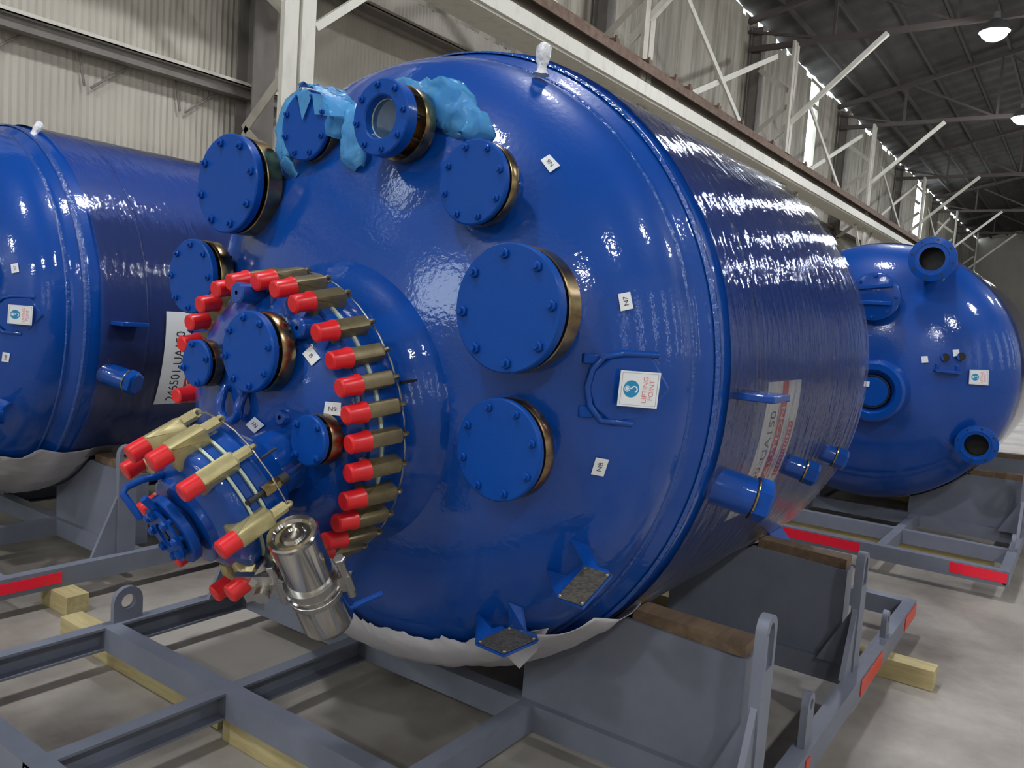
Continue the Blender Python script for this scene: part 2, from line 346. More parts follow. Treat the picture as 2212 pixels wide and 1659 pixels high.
# ------------------------------------------------------------------ steelwork of the hall
CX = [6.2, 14.45, 23.2, 33.2, 44.4, 56.0, 67.0, -2.3]
WHERE = ['nearest, behind the two wrapped flange necks', 'second one along the crane girder', 'third one along the girder, beside the tall bright slit',
         'fourth one along the girder', 'fifth one along the girder, by the far bright slit', 'sixth one, above the far vessel', 'seventh and farthest one', '']
def hcol(mb, x, y, z0, z1, bx, by, t=0.02):
    mb.box((x - bx / 2, y - by / 2, z0), (x + bx / 2, y - by / 2 + t, z1)); mb.box((x - bx / 2, y + by / 2 - t, z0), (x + bx / 2, y + by / 2, z1)); mb.box((x - t / 2, y - by / 2 + t, z0), (x + t / 2, y + by / 2 - t, z1))
for i, x in enumerate(CX):
    if i == 7: continue
    r = thing('wall_column', 'dull beige steel wall column, ' + WHERE[i], 'column', (x + 0.2, 8.75, 0), 'columns against the corrugated wall')
    mb = MB(); hcol(mb, x + 0.2, 8.75, 0, EAVE - 0.2, 0.32, 0.34); obj('shaft', mb, 'column_dull', r)
    mb = MB(); mb.box((x - 0.1, 8.45, 0), (x + 0.5, 8.95, 0.03)); obj('base_plate', mb, 'steel_beige', r)
    r = thing('crane_column', 'white painted twin-leg crane column, ' + WHERE[i], 'column', (x, 7.6, 0), 'columns carrying the crane girder')
    top = 5.75 if i == 0 else 9.6
    for dx in (-0.295, -0.055):                         # two channel legs with a dark gap between
        mb = MB(); mb.box((x + dx - 0.075, 7.5, 0), (x + dx + 0.115 + (0.0 if dx < 0 else -0.03), 7.53, 9.6)); mb.box((x + dx - 0.075, 7.53, 0), (x + dx - 0.06, 7.57, 9.6)); obj('leg', mb, 'steel_white' if i == 0 else 'steel_beige', r)
    for m in range(-2, 4):
        for (ya, za, yb, zb) in ((7.66, 4.33, 8.55, 3.60), (8.55, 5.40, 7.66, 4.72)):
            za += m * 1.8; zb += m * 1.8
            if max(za, zb) > 9.5 or min(za, zb) < 0: continue
            mb = MB(); mb.bar((x - 0.08, ya, za), (x - 0.08, yb, zb), 0.13, 0.02, (1, 0, 0)); obj('lacing_bar', mb, 'steel_beige', r)
    mb = MB(); mb.bar((x + 0.12, 7.6, 4.72), (x + 1.35, 7.6, 5.72), 0.09, 0.09, (0, 1, 0)); mb.bar((x - 0.16, 7.6, 4.72), (x - 1.4, 7.6, 5.72), 0.09, 0.09, (0, 1, 0)); obj('knee_brace', mb, 'steel_white', r)
# crane girder with its rail
r = thing('crane_girder', 'long beige crane runway girder with a rusty rail running along the wall', 'girder', (30, 7.55, 5.75))
mb = MB(); mb.box((-13, 7.53, 5.80), (80, 7.56, 6.42)); obj('web', mb, 'girder_tan', r)
mb = MB(); mb.box((-13, 7.25, 5.76), (80, 7.85, 5.80)); mb.box((-13, 7.20, 5.80), (80, 7.25, 6.03)); obj('bottom_flange', mb, 'steel_white', r)
mb = MB(); mb.box((-13, 7.33, 6.42), (80, 7.77, 6.46)); mb.box((-13, 7.33, 6.30), (80, 7.36, 6.42)); obj('top_flange', mb, 'rail_rust', r)
mb = MB(); mb.box((-13, 7.50, 6.46), (80, 7.60, 6.60)); obj('crane_rail', mb, 'rail_rust', r)
for x in (12.8, 14.1, 15.3, 16.0, 17.6, 19.1, 21.4, 24.4):
    mb = MB(); mb.box((x, 7.36, 6.46), (x + 0.14, 7.5, 6.58)); mb.cyl((x + .07, 7.40, 6.58), (x + .07, 7.40, 6.63), 0.03, seg=6); obj('rail_clip', mb, 'rail_rust', r)
# girts on the wall
for (nm, z, lb) in (('wall_girt', 4.17, 'pale lower wall girt with shade painted on its underside, above the left vessel'), ('wall_girt', 5.8, 'dark upper wall girt behind the crane girder')):
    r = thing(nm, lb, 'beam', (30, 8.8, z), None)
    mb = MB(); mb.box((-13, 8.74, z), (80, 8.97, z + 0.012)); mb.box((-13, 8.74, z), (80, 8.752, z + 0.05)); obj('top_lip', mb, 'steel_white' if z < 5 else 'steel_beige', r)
    mb = MB(); mb.box((-13, 8.82, z - 0.13), (80, 8.83, z)); mb.box((-13, 8.76, z - 0.135), (80, 8.90, z - 0.125)); obj('channel', mb, 'column_dull', r)  # shade below the lip is put into the channel's dark colour
    if z < 5:
        for k in range(12):
            xa = 1.6 + k * 0.55; mb = MB(); mb.cyl((xa, 8.93, z - 0.12), (xa + (0.06 if k % 2 else -0.42), 8.93, z - 0.46), 0.013, seg=6); obj('tie_rod', mb, 'column_dull', r)
for k, x in enumerate((10.9, 11.05, 13.1)):
    mb = MB(); mb.cyl((x, 8.86, 4.6), (x, 8.86, 5.79), 0.03, seg=8)
    tag(rebase(obj('conduit_pipe', mb, 'steel_dark'), (x, 8.86, 4.6)), ['thin dark pipe on the wall, left one of the close pair below the girder', 'thin dark pipe on the wall, right one of the close pair below the girder', 'short dark pipe on the wall left of the white wrapped fitting'][k], 'pipe')
# cross braces in the plane of the crane columns above the girder
for i in range(0, 5):
    xa, xb = CX[i], CX[i + 1]; s = (xb - xa) / 8.75
    for k, (p0, p1) in enumerate((((xa + 1.7 * s, 7.665, 8.45), (xa + 5.6 * s, 7.665, 6.53)), ((xa + 2.1 * s, 7.735, 6.53), (xa + 7.7 * s, 7.735, 9.0)))):
        mb = MB(); mb.bar(p0, p1, 0.13, 0.05, (0, 1, 0))
        mb.bar(p0, (p0[0], p0[1], p0[2]), 0.1, 0.1) if False else None
        o = rebase(obj('cross_brace', mb, 'steel_white' if i < 3 else 'steel_beige'), p0)
        tag(o, ('falling' if k == 0 else 'rising') + ' pale diagonal brace above the girder, ' + ['first', 'second', 'third', 'fourth', 'fifth'][i] + ' bay from the near column', 'brace', 'diagonal braces above the crane girder')
# roof trusses and their knee braces
for i, x in enumerate(CX[:7]):
    r = thing('roof_truss', 'dark steel roof truss over the ' + ['first', 'second', 'third', 'fourth', 'fifth', 'sixth', 'seventh'][i] + ' crane column from the camera', 'truss', (x, 0, 9.55), 'roof trusses')
    mb = MB(); mb.bar((x, 8.9, 9.62), (x, -13.9, 9.62), 0.14, 0.14); obj('bottom_chord', mb, 'steel_dark', r)
    mb = MB(); mb.bar((x, 9.0, 10.42), (x, -2.5, 13.2), 0.16, 0.16); mb.bar((x, -2.5, 13.2), (x, -13.9, 10.42), 0.16, 0.16); obj('top_chord', mb, 'steel_dark', r)
    for k, y in enumerate((6.6, 3.6, 0.6, -2.5, -5.6, -8.6)):
        zt = 10.42 + (9.0 - y) / 11.5 * 2.78 if y > -2.5 else 10.42 + (y + 13.9) / 11.4 * 2.78
        mb = MB(); mb.bar((x, y, 9.62), (x, y, zt), 0.08, 0.08, (1, 0, 0)); obj('web_post', mb, 'steel_dark', r)
        y2 = y + 2.9; zt2 = min(13.2, 10.42 + (9.0 - y2) / 11.5 * 2.78 if y2 > -2.5 else 10.42 + (y2 + 13.9) / 11.4 * 2.78)
        mb = MB(); mb.bar((x, y, 9.62), (x, y2 - 0.2, zt2 - 0.1), 0.07, 0.07, (1, 0, 0)); obj('web_diagonal', mb, 'steel_dark', r)
    mb = MB(); mb.bar((x - 0.1, 7.95, 7.05), (x - 0.1, 5.2, 9.55), 0.12, 0.12, (1, 0, 0)); obj('knee_brace', mb, 'steel_white', r)
for k in range(9):                                     # purlins under the roof sheets
    y = 8.0 - k * 1.15; z = 10.42 + (9.0 - y) / 11.5 * 2.78 + 0.10
    mb = MB(); mb.box((-13, y - 0.04, z - 0.08), (80, y + 0.04, z + 0.06))
    tag(rebase(obj('roof_purlin', mb, 'steel_dark'), (30, y, z)), 'dark roof purlin running the length of the hall, number %s up from the left eave' % ['one', 'two', 'three', 'four', 'five', 'six', 'seven', 'eight', 'nine'][k], 'purlin', 'roof purlins')
# high bay lamps
def lamp(x, y, z, lb):
    r = thing('high_bay_lamp', lb, 'lamp', (x, y, z), 'high bay lamps under the roof')
    mb = MB(); mb.lathe([(0.0, 0.33), (0.12, 0.29), (0.30, 0.10), (0.45, 0.09), (0.45, 0.0)], (x, y, z), (0, 0, 1), 28); obj('reflector_shade', mb, 'lamp_housing', r)
    mb = MB(); mb.lathe([(-0.21, 0.0), (-0.20, 0.08), (-0.16, 0.18), (-0.09, 0.26), (0.0, 0.30), (0.01, 0.0)], (x, y, z), (0, 0, 1), 28); obj('lens', mb, 'lamp_lens', r)
    mb = MB(); mb.cyl((x, y, z + 0.45), (x, y, z + 1.0), 0.015, seg=8); obj('hanger_rod', mb, 'steel_dark', r)
lamp(22.4, 2.68, 9.0, 'round high bay lamp glaring at the top right corner')
lamp(31.0, 2.62, 9.0, 'round high bay lamp cut by the right edge of the photo')
for x, y in ((-10.6, 2.5), (-2.2, 2.7), (4.7, 2.4), (13.7, 2.6)): lamp(x, y, 9.0, 'round high bay lamp overhead, out of the picture')
for x in (39.6, 48.2, 57.0): lamp(x, 2.6, 9.0, 'round high bay lamp added far down the hall, out of the picture')  # unseen lamps added along the row to light the far end
for x in (-10.5, -3.5, 3.6, 12.6, 22.0): lamp(x, -6.5, 9.0, 'round high bay lamp of the far row, out of the picture')  # first one of this row is an unseen lamp added as fill

# ------------------------------------------------------------------ transport skids
def skid(label, group, xs, ys, cross, saddles, eyes, reflectors, posts):
    """xs: ends along the hall; ys: centres of the long beams; all in metres, beam top at 0.2"""
    r = thing('transport_skid', label, 'skid', ((xs[0] + xs[1]) / 2, (ys[0] + ys[-1]) / 2, 0.1), group)
    for k, y in enumerate(ys):
        s = 1 if k < len(ys) / 2 else -1                # channels turn their open side inwards
        mb = MB(); w = 0.06
        mb.box((xs[0], y - w / 2, 0.19), (xs[1], y + w / 2, 0.20)); mb.box((xs[0], y - w / 2, 0.10), (xs[1], y + w / 2, 0.11))
        yw = y + (-w / 2 if s < 0 else w / 2 - 0.012) * (-1 if 0 < k < len(ys) - 1 else (1 if k else -1))
        yw = y - w / 2 if k in (0, 1) else y + w / 2 - 0.012
        mb.box((xs[0], yw, 0.11), (xs[1], yw + 0.012, 0.19)); obj('long_beam', mb, 'skid_grey', r)
    for x in cross:
        ya, yb = ys[0], ys[-1]
        mb = MB(); w = 0.07
        mb.box((x, ya, 0.1885), (x + w, yb, 0.2005)); mb.box((x, ya, 0.0995), (x + w, yb, 0.111)); mb.box((x, ya, 0.111), (x + 0.012, yb, 0.1885)); obj('cross_beam', mb, 'skid_grey', r)
    return r
def saddle(r, x, yc, zc, R, depth=0.11, inner=0.36, outer=1.17, zout=0.62):
    """two welded box wedges either side of the tank, wood on top"""
    for s in (-1, 1):
        arc = [(s * yy, zc - math.sqrt(R * R - yy * yy) - 0.012) for yy in (inner, 0.48, 0.60, 0.70)]
        poly = [(s * outer, 0.2), (s * outer, zout - 0.02), (s * 0.76, zc - math.sqrt(R * R - 0.76 ** 2) - 0.03)] + arc[::-1] + [(s * inner, 0.2)]
        mb = MB(); mb.prism([(p[0], p[1]) for p in poly], (x + 0.01, yc, 0), (0, 1, 0), (0, 0, 1), 0.02); mb.prism([(p[0], p[1]) for p in poly], (x + depth, yc, 0), (0, 1, 0), (0, 0, 1), 0.02)
        mb.box((x, yc + s * outer - 0.02, 0.2), (x + depth, yc + s * outer, zout - 0.02)); obj('saddle_plate', mb, 'skid_grey', r)
        mb = MB(); zi = zc - math.sqrt(R * R - 0.78 ** 2) - 0.035
        mb.bar((x + depth / 2 + 0.01, yc + s * 0.78, zi), (x + depth / 2 + 0.01, yc + s * (outer + 0.01), zout + 0.005), 0.10, 0.045); obj('saddle_board', mb, 'pad_wood', r)
        mb = MB()
        for k in range(6):
            ya = inner + (0.76 - inner) * k / 6; yb = inner + (0.76 - inner) * (k + 1) / 6
            f = lambda q: zc - math.sqrt(R * R - q * q) - 0.006
            mb.bar((x + depth / 2, yc + s * ya, f(ya) - 0.004), (x + depth / 2, yc + s * yb, f(yb) - 0.004), 0.13, 0.008)
        obj('saddle_liner', mb, 'rubber', r)
        mb = MB(); mb.prism([(0, 0), (0.17, 0), (0, 0.38)], (x - 0.001, yc + s * 0.95, 0.2), (-1, 0, 0), (0, 0, 1), 0.012) if False else None
def rounded(w, h, n=8):
    """outline: straight foot, round head, width w, total height h"""
    q = h - w / 2
    return [(w / 4, 0), (w / 2, 0), (w / 2, q * 0.35), (w / 2, q * 0.7), (w / 2, q)] + [(w / 2 * math.cos(PI * k / n), h - w / 2 + w / 2 * math.sin(PI * k / n)) for k in range(1, n)] + [(-w / 2, q), (-w / 2, q * 0.7), (-w / 2, q * 0.35), (-w / 2, 0), (-w / 4, 0), (0, 0)]
def pad_eye(r, x, y, w, h, hole):
    out = rounded(w, h); n = len(out); cz = h - w / 2
    inn = []
    for (a, b) in out:
        d = Vector((a, b - cz)); d.normalize(); inn.append((hole * d.x, cz + hole * d.y))
    mb = MB(); mb.eye(out, inn, (x, y, 0.2), (1, 0, 0), (0, 0, 1), 0.025); obj('pad_eye', mb, 'skid_grey', r)
def lash_post(r, x, y, h, s):
    w = 0.10; out = rounded(w, h); n = len(out); inn = []
    for (a, b) in out:
        inn.append((a * 0.55, max(h * 0.72, min(b, h) - 0.022 if b > h - w / 2 else (h * 0.72 if b < 0.01 else b))))
    mb = MB(); mb.eye(out, inn, (x, y, 0.2), (1, 0, 0), (0, 0, 1), 0.035); obj('lashing_post', mb, 'skid_grey', r)
    mb = MB(); mb.prism([(0, 0), (0.14, 0), (0.0, h * 0.55)], (x - 0.045, y, 0.2), (-1, 0, 0), (0, 0, 1), 0.02); obj('gusset', mb, 'skid_grey', r)
    mb = MB(); mb.prism([(0, 0), (0.13, 0), (0.0, h * 0.5)], (x, y + s * 0.018, 0.2), (0, s, 0), (0, 0, 1), 0.02); obj('gusset', mb, 'skid_grey', r)
def reflector(r, p0, p1, mat_, lab):
    """p0, p1: opposite corners of a thin strip"""
    lo = [min(a, b) for a, b in zip(p0, p1)]; hi = [max(a, b) for a, b in zip(p0, p1)]
    mb = MB(); mb.box(lo, hi); obj('reflector_strip', mb, mat_, r, label=lab)
YC, ZC, RV = 1.968, 1.444, 1.1
YL, DXL = 5.43, -0.08
def tank_skid(label, yc, dx, near):
    ys = [yc - 1.29, yc - 0.40, yc + 0.47, yc + 1.31]
    r = skid(label, 'grey transport skids', (1.08 + dx, 4.95 + dx), ys, [1.08 + dx, 1.74 + dx, 2.44 + dx, 3.72 + dx, 4.87 + dx], None, None, None, None)
    for x in (2.47 + dx, 3.76 + dx): saddle(r, x, yc, ZC, RV)
    for y, s in ((ys[0], 1), (ys[-1], -1)):
        lash_post(r, 2.41 + dx, y + s * 0.03, 0.59, s); lash_post(r, 3.70 + dx, y + s * 0.03, 0.52, s)
        for x, w, h in ((1.85, 0.13, 0.15), (2.88, 0.085, 0.19), (4.23, 0.085, 0.125))[0 if near else 1:]: pad_eye(r, x + dx, y, w, h, 0.032 if w > 0.1 else 0.02)
    yo = ys[0] - 0.031
    if near:
        for xa, xb, za, zb in ((4.62, 4.93, 0.115, 0.185), (3.62, 4.05, 0.115, 0.185), (2.80, 2.85, 0.12, 0.18)): reflector(r, (xa, yo, za), (xb, yo - 0.004, zb), 'reflector_unlit', 'red reflector tape, coloured dull where it returns little light')
    else:
        reflector(r, (1.45, yo, 0.125), (1.97, yo - 0.004, 0.18), 'reflector_lit', 'red reflector tape, its returned light put into the colour')
    return r
tank_skid('grey steel skid under the large middle vessel, cut by the bottom edge', YC, 0.0, True)
tank_skid('grey steel skid under the vessel at the left, with a bright red reflector tape', YL, DXL, False)
# timbers under the skids
def timber(x0, x1, y0, y1, lb, z1=0.0995):
    mb = MB(); mb.box((x0, y0, 0.0), (x1, y1, z1)); o = obj('timber_block', mb, 'pine', None, bevel=0.003)
    tag(rebase(o, ((x0 + x1) / 2, (y0 + y1) / 2, 0)), lb, 'timber', 'timbers under the skids')
timber(1.79, 1.89, 2.52, 3.74, 'squared pine timber under the near skid beam, beside the plate with a round hole')
timber(1.76, 1.86, 0.45, 2.45, 'squared pine timber under the near cross beam at the bottom of the photo')
timber(4.20, 4.31, 0.44, 2.9, 'pale pine timber sticking out right of the skid onto the bare floor')
timber(1.92, 2.03, 3.95, 4.22, 'short end of a pine timber poking out under the red taped beam at the left', 0.0995)
timber(1.30, 1.75, 4.35, 5.2, 'weathered pine board lying inside the left skid')

# ------------------------------------------------------------------ the large glass lined vessel
def P(x, r, th): return Vector((x, YC + r * math.cos(math.radians(th)), ZC + r * math.sin(math.radians(th))))
AX = (1, 0, 0)
V = thing('reactor_vessel', 'large blue vessel in the middle, lying with its flanged head towards the camera', 'vessel', (2.9, YC, 0.33), 'blue vessels')
def head_x(y, z): return 2.17 - 0.45 * math.sqrt(max(0, 1 - ((y - YC) ** 2 + (z - ZC) ** 2) / 1.05 ** 2))
O = (0, YC, ZC)
mb = MB(); n = 26
mb.lathe([(2.17 - 0.45 * math.cos(PI / 2 * k / n), 1.05 * math.sin(PI / 2 * k / n)) for k in range(n + 1)], O, AX, 128); obj('dished_head', mb, 'blue_paint', V)
mb = MB(); mb.lathe([(2.17, 1.05), (2.19, 1.05), (2.215, 1.062), (2.24, 1.083), (2.26, 1.095), (2.29, 1.1)] + [(2.29 + 1.81 * k / 6, 1.1) for k in range(1, 7)] + [(4.1 + 0.45 * math.sin(PI / 2 * k / 16), 1.1 * math.cos(PI / 2 * k / 16)) for k in range(1, 17)], O, AX, 128); obj('shell', mb, 'blue_paint', V)
def bead(x, rr, w, seed):
    mb = MB(); q = []; N = 260
    for i in range(N):
        th = 360 * i / N; b = 0.35 + 0.65 * abs(noise.noise(Vector((i * 0.33, seed, 0))))
        q.append([mb.v(P(x - w, rr - 0.004, th)), mb.v(P(x - w * 0.4, rr + 0.007 * b + 0.002, th)), mb.v(P(x + w * 0.4, rr + 0.007 * b + 0.002, th)), mb.v(P(x + w, rr + 0.002, th))])
    for i in range(N):
        for k in range(3): mb.face([q[i][k], q[i][k + 1], q[(i + 1) % N][k + 1], q[(i + 1) % N][k]], True)
    obj('weld_bead', mb, 'weld', V)
bead(2.185, 1.05, 0.014, 1.0); bead(2.262, 1.096, 0.016, 5.0); bead(2.60, 1.1, 0.008, 9.0)

def bolts_on(noz, c, axis, R, tf, gap, tr, nb, phase, rear=True):
    """studs through the blind flange and its backing ring; c is the middle of the front face, axis points outwards"""
    a, u, v = basis(axis)
    for k in range(nb):
        t = phase + 2 * PI * k / nb; q = Vector(c) + (u * math.cos(t) + v * math.sin(t)) * R * 0.84; s = max(0.007, R * 0.058)
        mb = MB(); mb.mi = 0; mb.hexnut(q, a, s * 1.5, s * 1.1); mb.cyl(q + a * s * 1.1, q + a * s * 2.0, s * 0.75, seg=8)
        e = tf + gap + tr; mb.mi = 1; mb.cyl(q + a * s * 0.5, q - a * (e + s * 2.6), s * 0.8, seg=8)
        if rear: mb.hexnut(q - a * e, -a, s * 1.5, s * 1.1)
        obj('bolt', mb, ['blue_flange', 'dark_bolt'], noz)
def nozzle(root, xf, y, z, R, t, label, surf, nb=8, ring='brass_ring', ph=0.2, glass=False, gap=0.012):
    """pipe stub along -X closed by a blind flange; xf: front face, t: thickness of the flange pair"""
    a = Vector((-1, 0, 0)); c = Vector((xf, y, z)); tf = t * (0.32 if glass else 0.30); gap = t * (0.34 if glass else 0.13); tr = t - tf - gap
    mb = MB(); mb.lathe([(t * 0.9, R * 0.68), (surf - xf + 0.0, R * 0.62), (surf - xf + 0.07, R * 0.62)], c, AX, 40); nz = obj('nozzle', mb, 'blue_paint', root, label=label)
    if not glass:
        mb = MB(); mb.disc(c, AX, 0, R, 0, tf, 56, 0.004); obj('blind_flange', mb, 'blue_flange', nz)
    else:
        mb = MB(); mb.lathe([(0.004, R * 0.56), (0, R * 0.60), (0, R - 0.004), (0.004, R), (tf, R), (tf, R * 0.50), (tf * 0.75, R * 0.50), (0.004, R * 0.56)], c, AX, 56); obj('cover_ring', mb, 'blue_flange', nz)
        mb = MB(); mb.disc(c + Vector((tf * 0.7, 0, 0)), AX, 0, R * 0.56, 0, 0.02, 40); obj('sight_glass', mb, 'sight_glass', nz)
        mb = MB(); mb.disc(c + Vector((tf * 0.62, 0, 0)), AX, R * 0.50, R * 0.55, 0, 0.008, 40); obj('gasket', mb, 'gasket', nz)
    mb = MB(); mb.disc(c + Vector((tf, 0, 0)), AX, 0, R * 0.72, 0, gap, 40); obj('gasket', mb, 'bronze_ring', nz)  # bronze here puts the backing ring's shaded front face into the disc
    mb = MB(); mb.lathe([(tf + gap, R * 0.66), (tf + gap, R * 0.985), (tf + gap + 0.003, R), (t - 0.003, R), (t, R * 0.985), (t, R * 0.66)], c, AX, 56); obj('backing_ring', mb, ring, nz)
    bolts_on(nz, c, a, R, tf, gap, tr, nb, ph)
    return nz
NZ = [(1.705, 1.247, 1.650, 0.170, 0.100, 'largest blind flanged nozzle, right of the clamped ring', 8, 'brass_ring', 0.1),
      (1.750, 1.424, 1.988, 0.117, 0.064, 'blind flanged nozzle at the upper right of the head', 8, 'brass_ring', 0.3),
      (1.785, 2.174, 2.205, 0.114, 0.060, 'blind flanged nozzle draped in blue film', 8, 'brass_ring', 0.35),
      (1.700, 2.463, 2.013, 0.168, 0.107, 'large blind flanged nozzle at the upper left of the head', 8, 'brass_ring', 0.25),
      (1.710, 2.674, 1.691, 0.135, 0.093, 'blind flanged nozzle at the left edge of the head', 8, 'brass_ring', 0.0),
      (1.723, 1.259, 1.273, 0.139, 0.073, 'blind flanged nozzle at the lower right of the head', 8, 'bronze_ring', 0.3)]
for (xf, y, z, R, t, lb, nb, ring, ph) in NZ: nozzle(V, xf, y, z, R, t, lb, head_x(y, z), nb, ring, ph)
nozzle(V, 1.702, 1.743, 2.177, 0.111, 0.122, 'sight glass nozzle with a round window', head_x(1.743, 2.177), 8, 'brass_ring', 0.15, glass=True, gap=0.022)
nozzle(V, 1.78, 2.715, 1.50, 0.055, 0.03, 'small flange half hidden under the left nozzle', head_x(2.7, 1.5), 4)
# clamped manway: flange on the head, pale gasket, dished cover
MA = Vector((0.9937, -0.0366, 0.1062)).normalized(); MC = Vector((1.5012, 1.9556, 1.2661)); OM = MC - MA * 1.501; YM, ZM = MC.y, MC.z; _, MU, MV = basis(MA)
def cov_x(y, z): return 1.575 - 0.16 * math.sqrt(max(0, 1 - ((y - YM) ** 2 + (z - ZM) ** 2) / 0.16))
mb = MB(); mb.lathe([(1.597, 0.30), (1.597, 0.405), (1.604, 0.412), (1.645, 0.412), (1.66, 0.405), (1.69, 0.408), (1.73, 0.418), (1.765, 0.445), (1.80, 0.475), (1.85, 0.48)], OM, MA, 96); obj('manway_flange', mb, 'blue_paint', V)
mb = MB(); mb.lathe([(1.587, 0.30), (1.587, 0.414), (1.597, 0.414), (1.597, 0.30)], OM, MA, 96); obj('gasket', mb, 'gasket', V)
mb = MB(); mb.lathe([(1.575 - 0.16 * math.cos(PI / 2 * k / 14), 0.4 * math.sin(PI / 2 * k / 14)) for k in range(14)] + [(1.55, 0.398), (1.553, 0.408), (1.58, 0.412), (1.587, 0.408)], OM, MA, 96); CV = obj('manway_cover', mb, 'blue_paint', V)
nozzle(V, 1.345, 1.830, 1.488, 0.110, 0.076, 'blind flanged nozzle on the clamped cover', cov_x(1.836, 1.487), 8, 'brass_ring', 0.2)
nozzle(V, 1.36, 2.085, 1.433, 0.068, 0.050, 'small blind flanged nozzle on the clamped cover, overlapped by the larger one', cov_x(2.085, 1.433), 4, 'bronze_ring', 0.3)
nozzle(V, 1.395, 1.632, 1.272, 0.0675, 0.066, 'small blind flanged nozzle below the N9 sticker', cov_x(1.637, 1.271), 4, 'bronze_ring', 0.8)
for k, (y, z, x0) in enumerate(((1.962, 1.643, 1.40), (1.735, 1.560, 1.43), (1.745, 1.147, 1.40), (1.765, 1.314, 1.41))):
    mb = MB(); mb.lathe([(x0, 0.0), (x0, 0.005), (x0 + 0.006, 0.006), (x0 + 0.006, 0.028), (x0, 0.0), ] [:0] + [(0, 0.006), (0, 0.026 if k < 3 else 0.018), (0.004, 0.030 if k < 3 else 0.021), (0.15, 0.030 if k < 3 else 0.021), (0.175, 0.038)], (x0, y, z), AX, 20); mb.disc((x0 + 0.012, y, z), AX, 0, 0.008, 0, 0.01, 10); obj('guide_post', mb, 'blue_paint', V)
mb = MB(); mb.tube([(1.46, 2.000, 1.375), (1.40, 1.996, 1.37), (1.385, 1.994, 1.335)] + [(1.383, 1.950 + 0.044 * math.cos(t), 1.322 + 0.040 * math.sin(t)) for t in [-k * PI / 10 for k in range(11)]] + [(1.385, 1.906, 1.335), (1.40, 1.904, 1.37), (1.46, 1.90, 1.375)], 0.0135, 10); obj('lifting_loop', mb, 'blue_paint', V)

def clamp(root, o, ua, rad, pale=False, name='clamp'):
    """screw clamp; o: cap tip on the ring, ua: direction from cap to tail, rad: outwards"""
    o = Vector(o); ua = Vector(ua).normalized(); rad = Vector(rad); rad = (rad - ua * rad.dot(ua)).normalized(); w = ua.cross(rad)
    m = 'clamp_pale' if pale else 'clamp_zinc'; cl, be, te, cr = (0.050, 0.150, 0.200, 0.0245) if pale else (0.062, 0.170, 0.186, 0.0255)
    mb = MB(); L = be - cl
    prof = [(cl - 0.003, 0.019), (cl, 0.023), (be - 0.008, 0.023), (be, 0.015), (be, -0.018), (be - 0.004, -0.045), (be - 0.020, -0.047), (be - 0.024, -0.017), (cl + L * 0.48, -0.017), (cl + L * 0.30, -0.040), (cl + L * 0.18, -0.060), (cl + 0.002, -0.056), (cl - 0.003, -0.028)]
    mb.prism(prof, o, ua, rad, 0.042)
    bmesh.ops.bevel(mb.bm, geom=[e for e in mb.bm.edges if abs((e.verts[0].co - e.verts[1].co).normalized().dot(w)) < 0.3], offset=0.008, segments=2, affect='EDGES', profile=0.5)
    c = obj(name, mb, m, root)
    mb = MB(); mb.lathe([(0, 0), (0, cr - 0.005), (0.004, cr), (cl * 0.72, cr * 1.01), (cl * 0.86, cr * 1.13), (cl, cr * 1.15), (cl, 0)], o, ua, 22) if not pale else mb.lathe([(0, 0), (0, cr - 0.004), (0.004, cr), (cl, cr), (cl, 0)], o, ua, 22)
    obj('cap', mb, 'red_plastic', c, label='red plastic screw cap')
    q = rad * 0.006; sr = 0.0155 if pale else 0.010
    mb = MB(); mb.cyl(o + ua * (be - 0.01) + q, o + ua * (te - 0.012) + q, sr, seg=8)
    e0 = o + ua * (te - 0.004) + q
    mb.tube([e0 + (ua * math.cos(t) + rad * math.sin(t)) * 0.009 for t in [2 * PI * i / 12 for i in range(12)]], 0.0055, 6, True)
    mb.cyl(o + ua * (cl + L * 0.5) - rad * 0.029, o + ua * (be + (0.03 if pale else 0.0)) - rad * 0.027, 0.008, seg=8)
    obj('stem', mb, m, c)
    return o + ua * (te - 0.004) + q
TAILS = []
for k, th in enumerate((330, 314, 302, 291.5, 281.5, 271, 260, 248.5, 238, 227, 216, 205, 342, 354, 11, 22, 36, 48, 60, 85)):
    e = MU * math.cos(math.radians(th)) - MV * math.sin(math.radians(th))
    o = MC - MA * 0.032 + e * 0.417; d = MA * 0.19 + e * 0.019
    TAILS.append(((-th + 100) % 360, clamp(V, o, d, e)))
TAILS.sort(); mb = MB(); pts = []
for (ta, a), (tb, b) in zip(TAILS[:-1], TAILS[1:]):
    m = (a + b) / 2; pts += [a, m + (a - MC - MA * (a - MC).dot(MA)).normalized() * 0.005]
pts.append(TAILS[-1][1]); mb.tube(pts, 0.0028, 6); obj('safety_wire', mb, 'satin_steel', V)
mb = MB(); mb.cyl((1.655, 1.557, 1.425), (1.725, 1.545, 1.432), 0.004, seg=6); obj('wire_toggle', mb, 'dark_bolt', V)

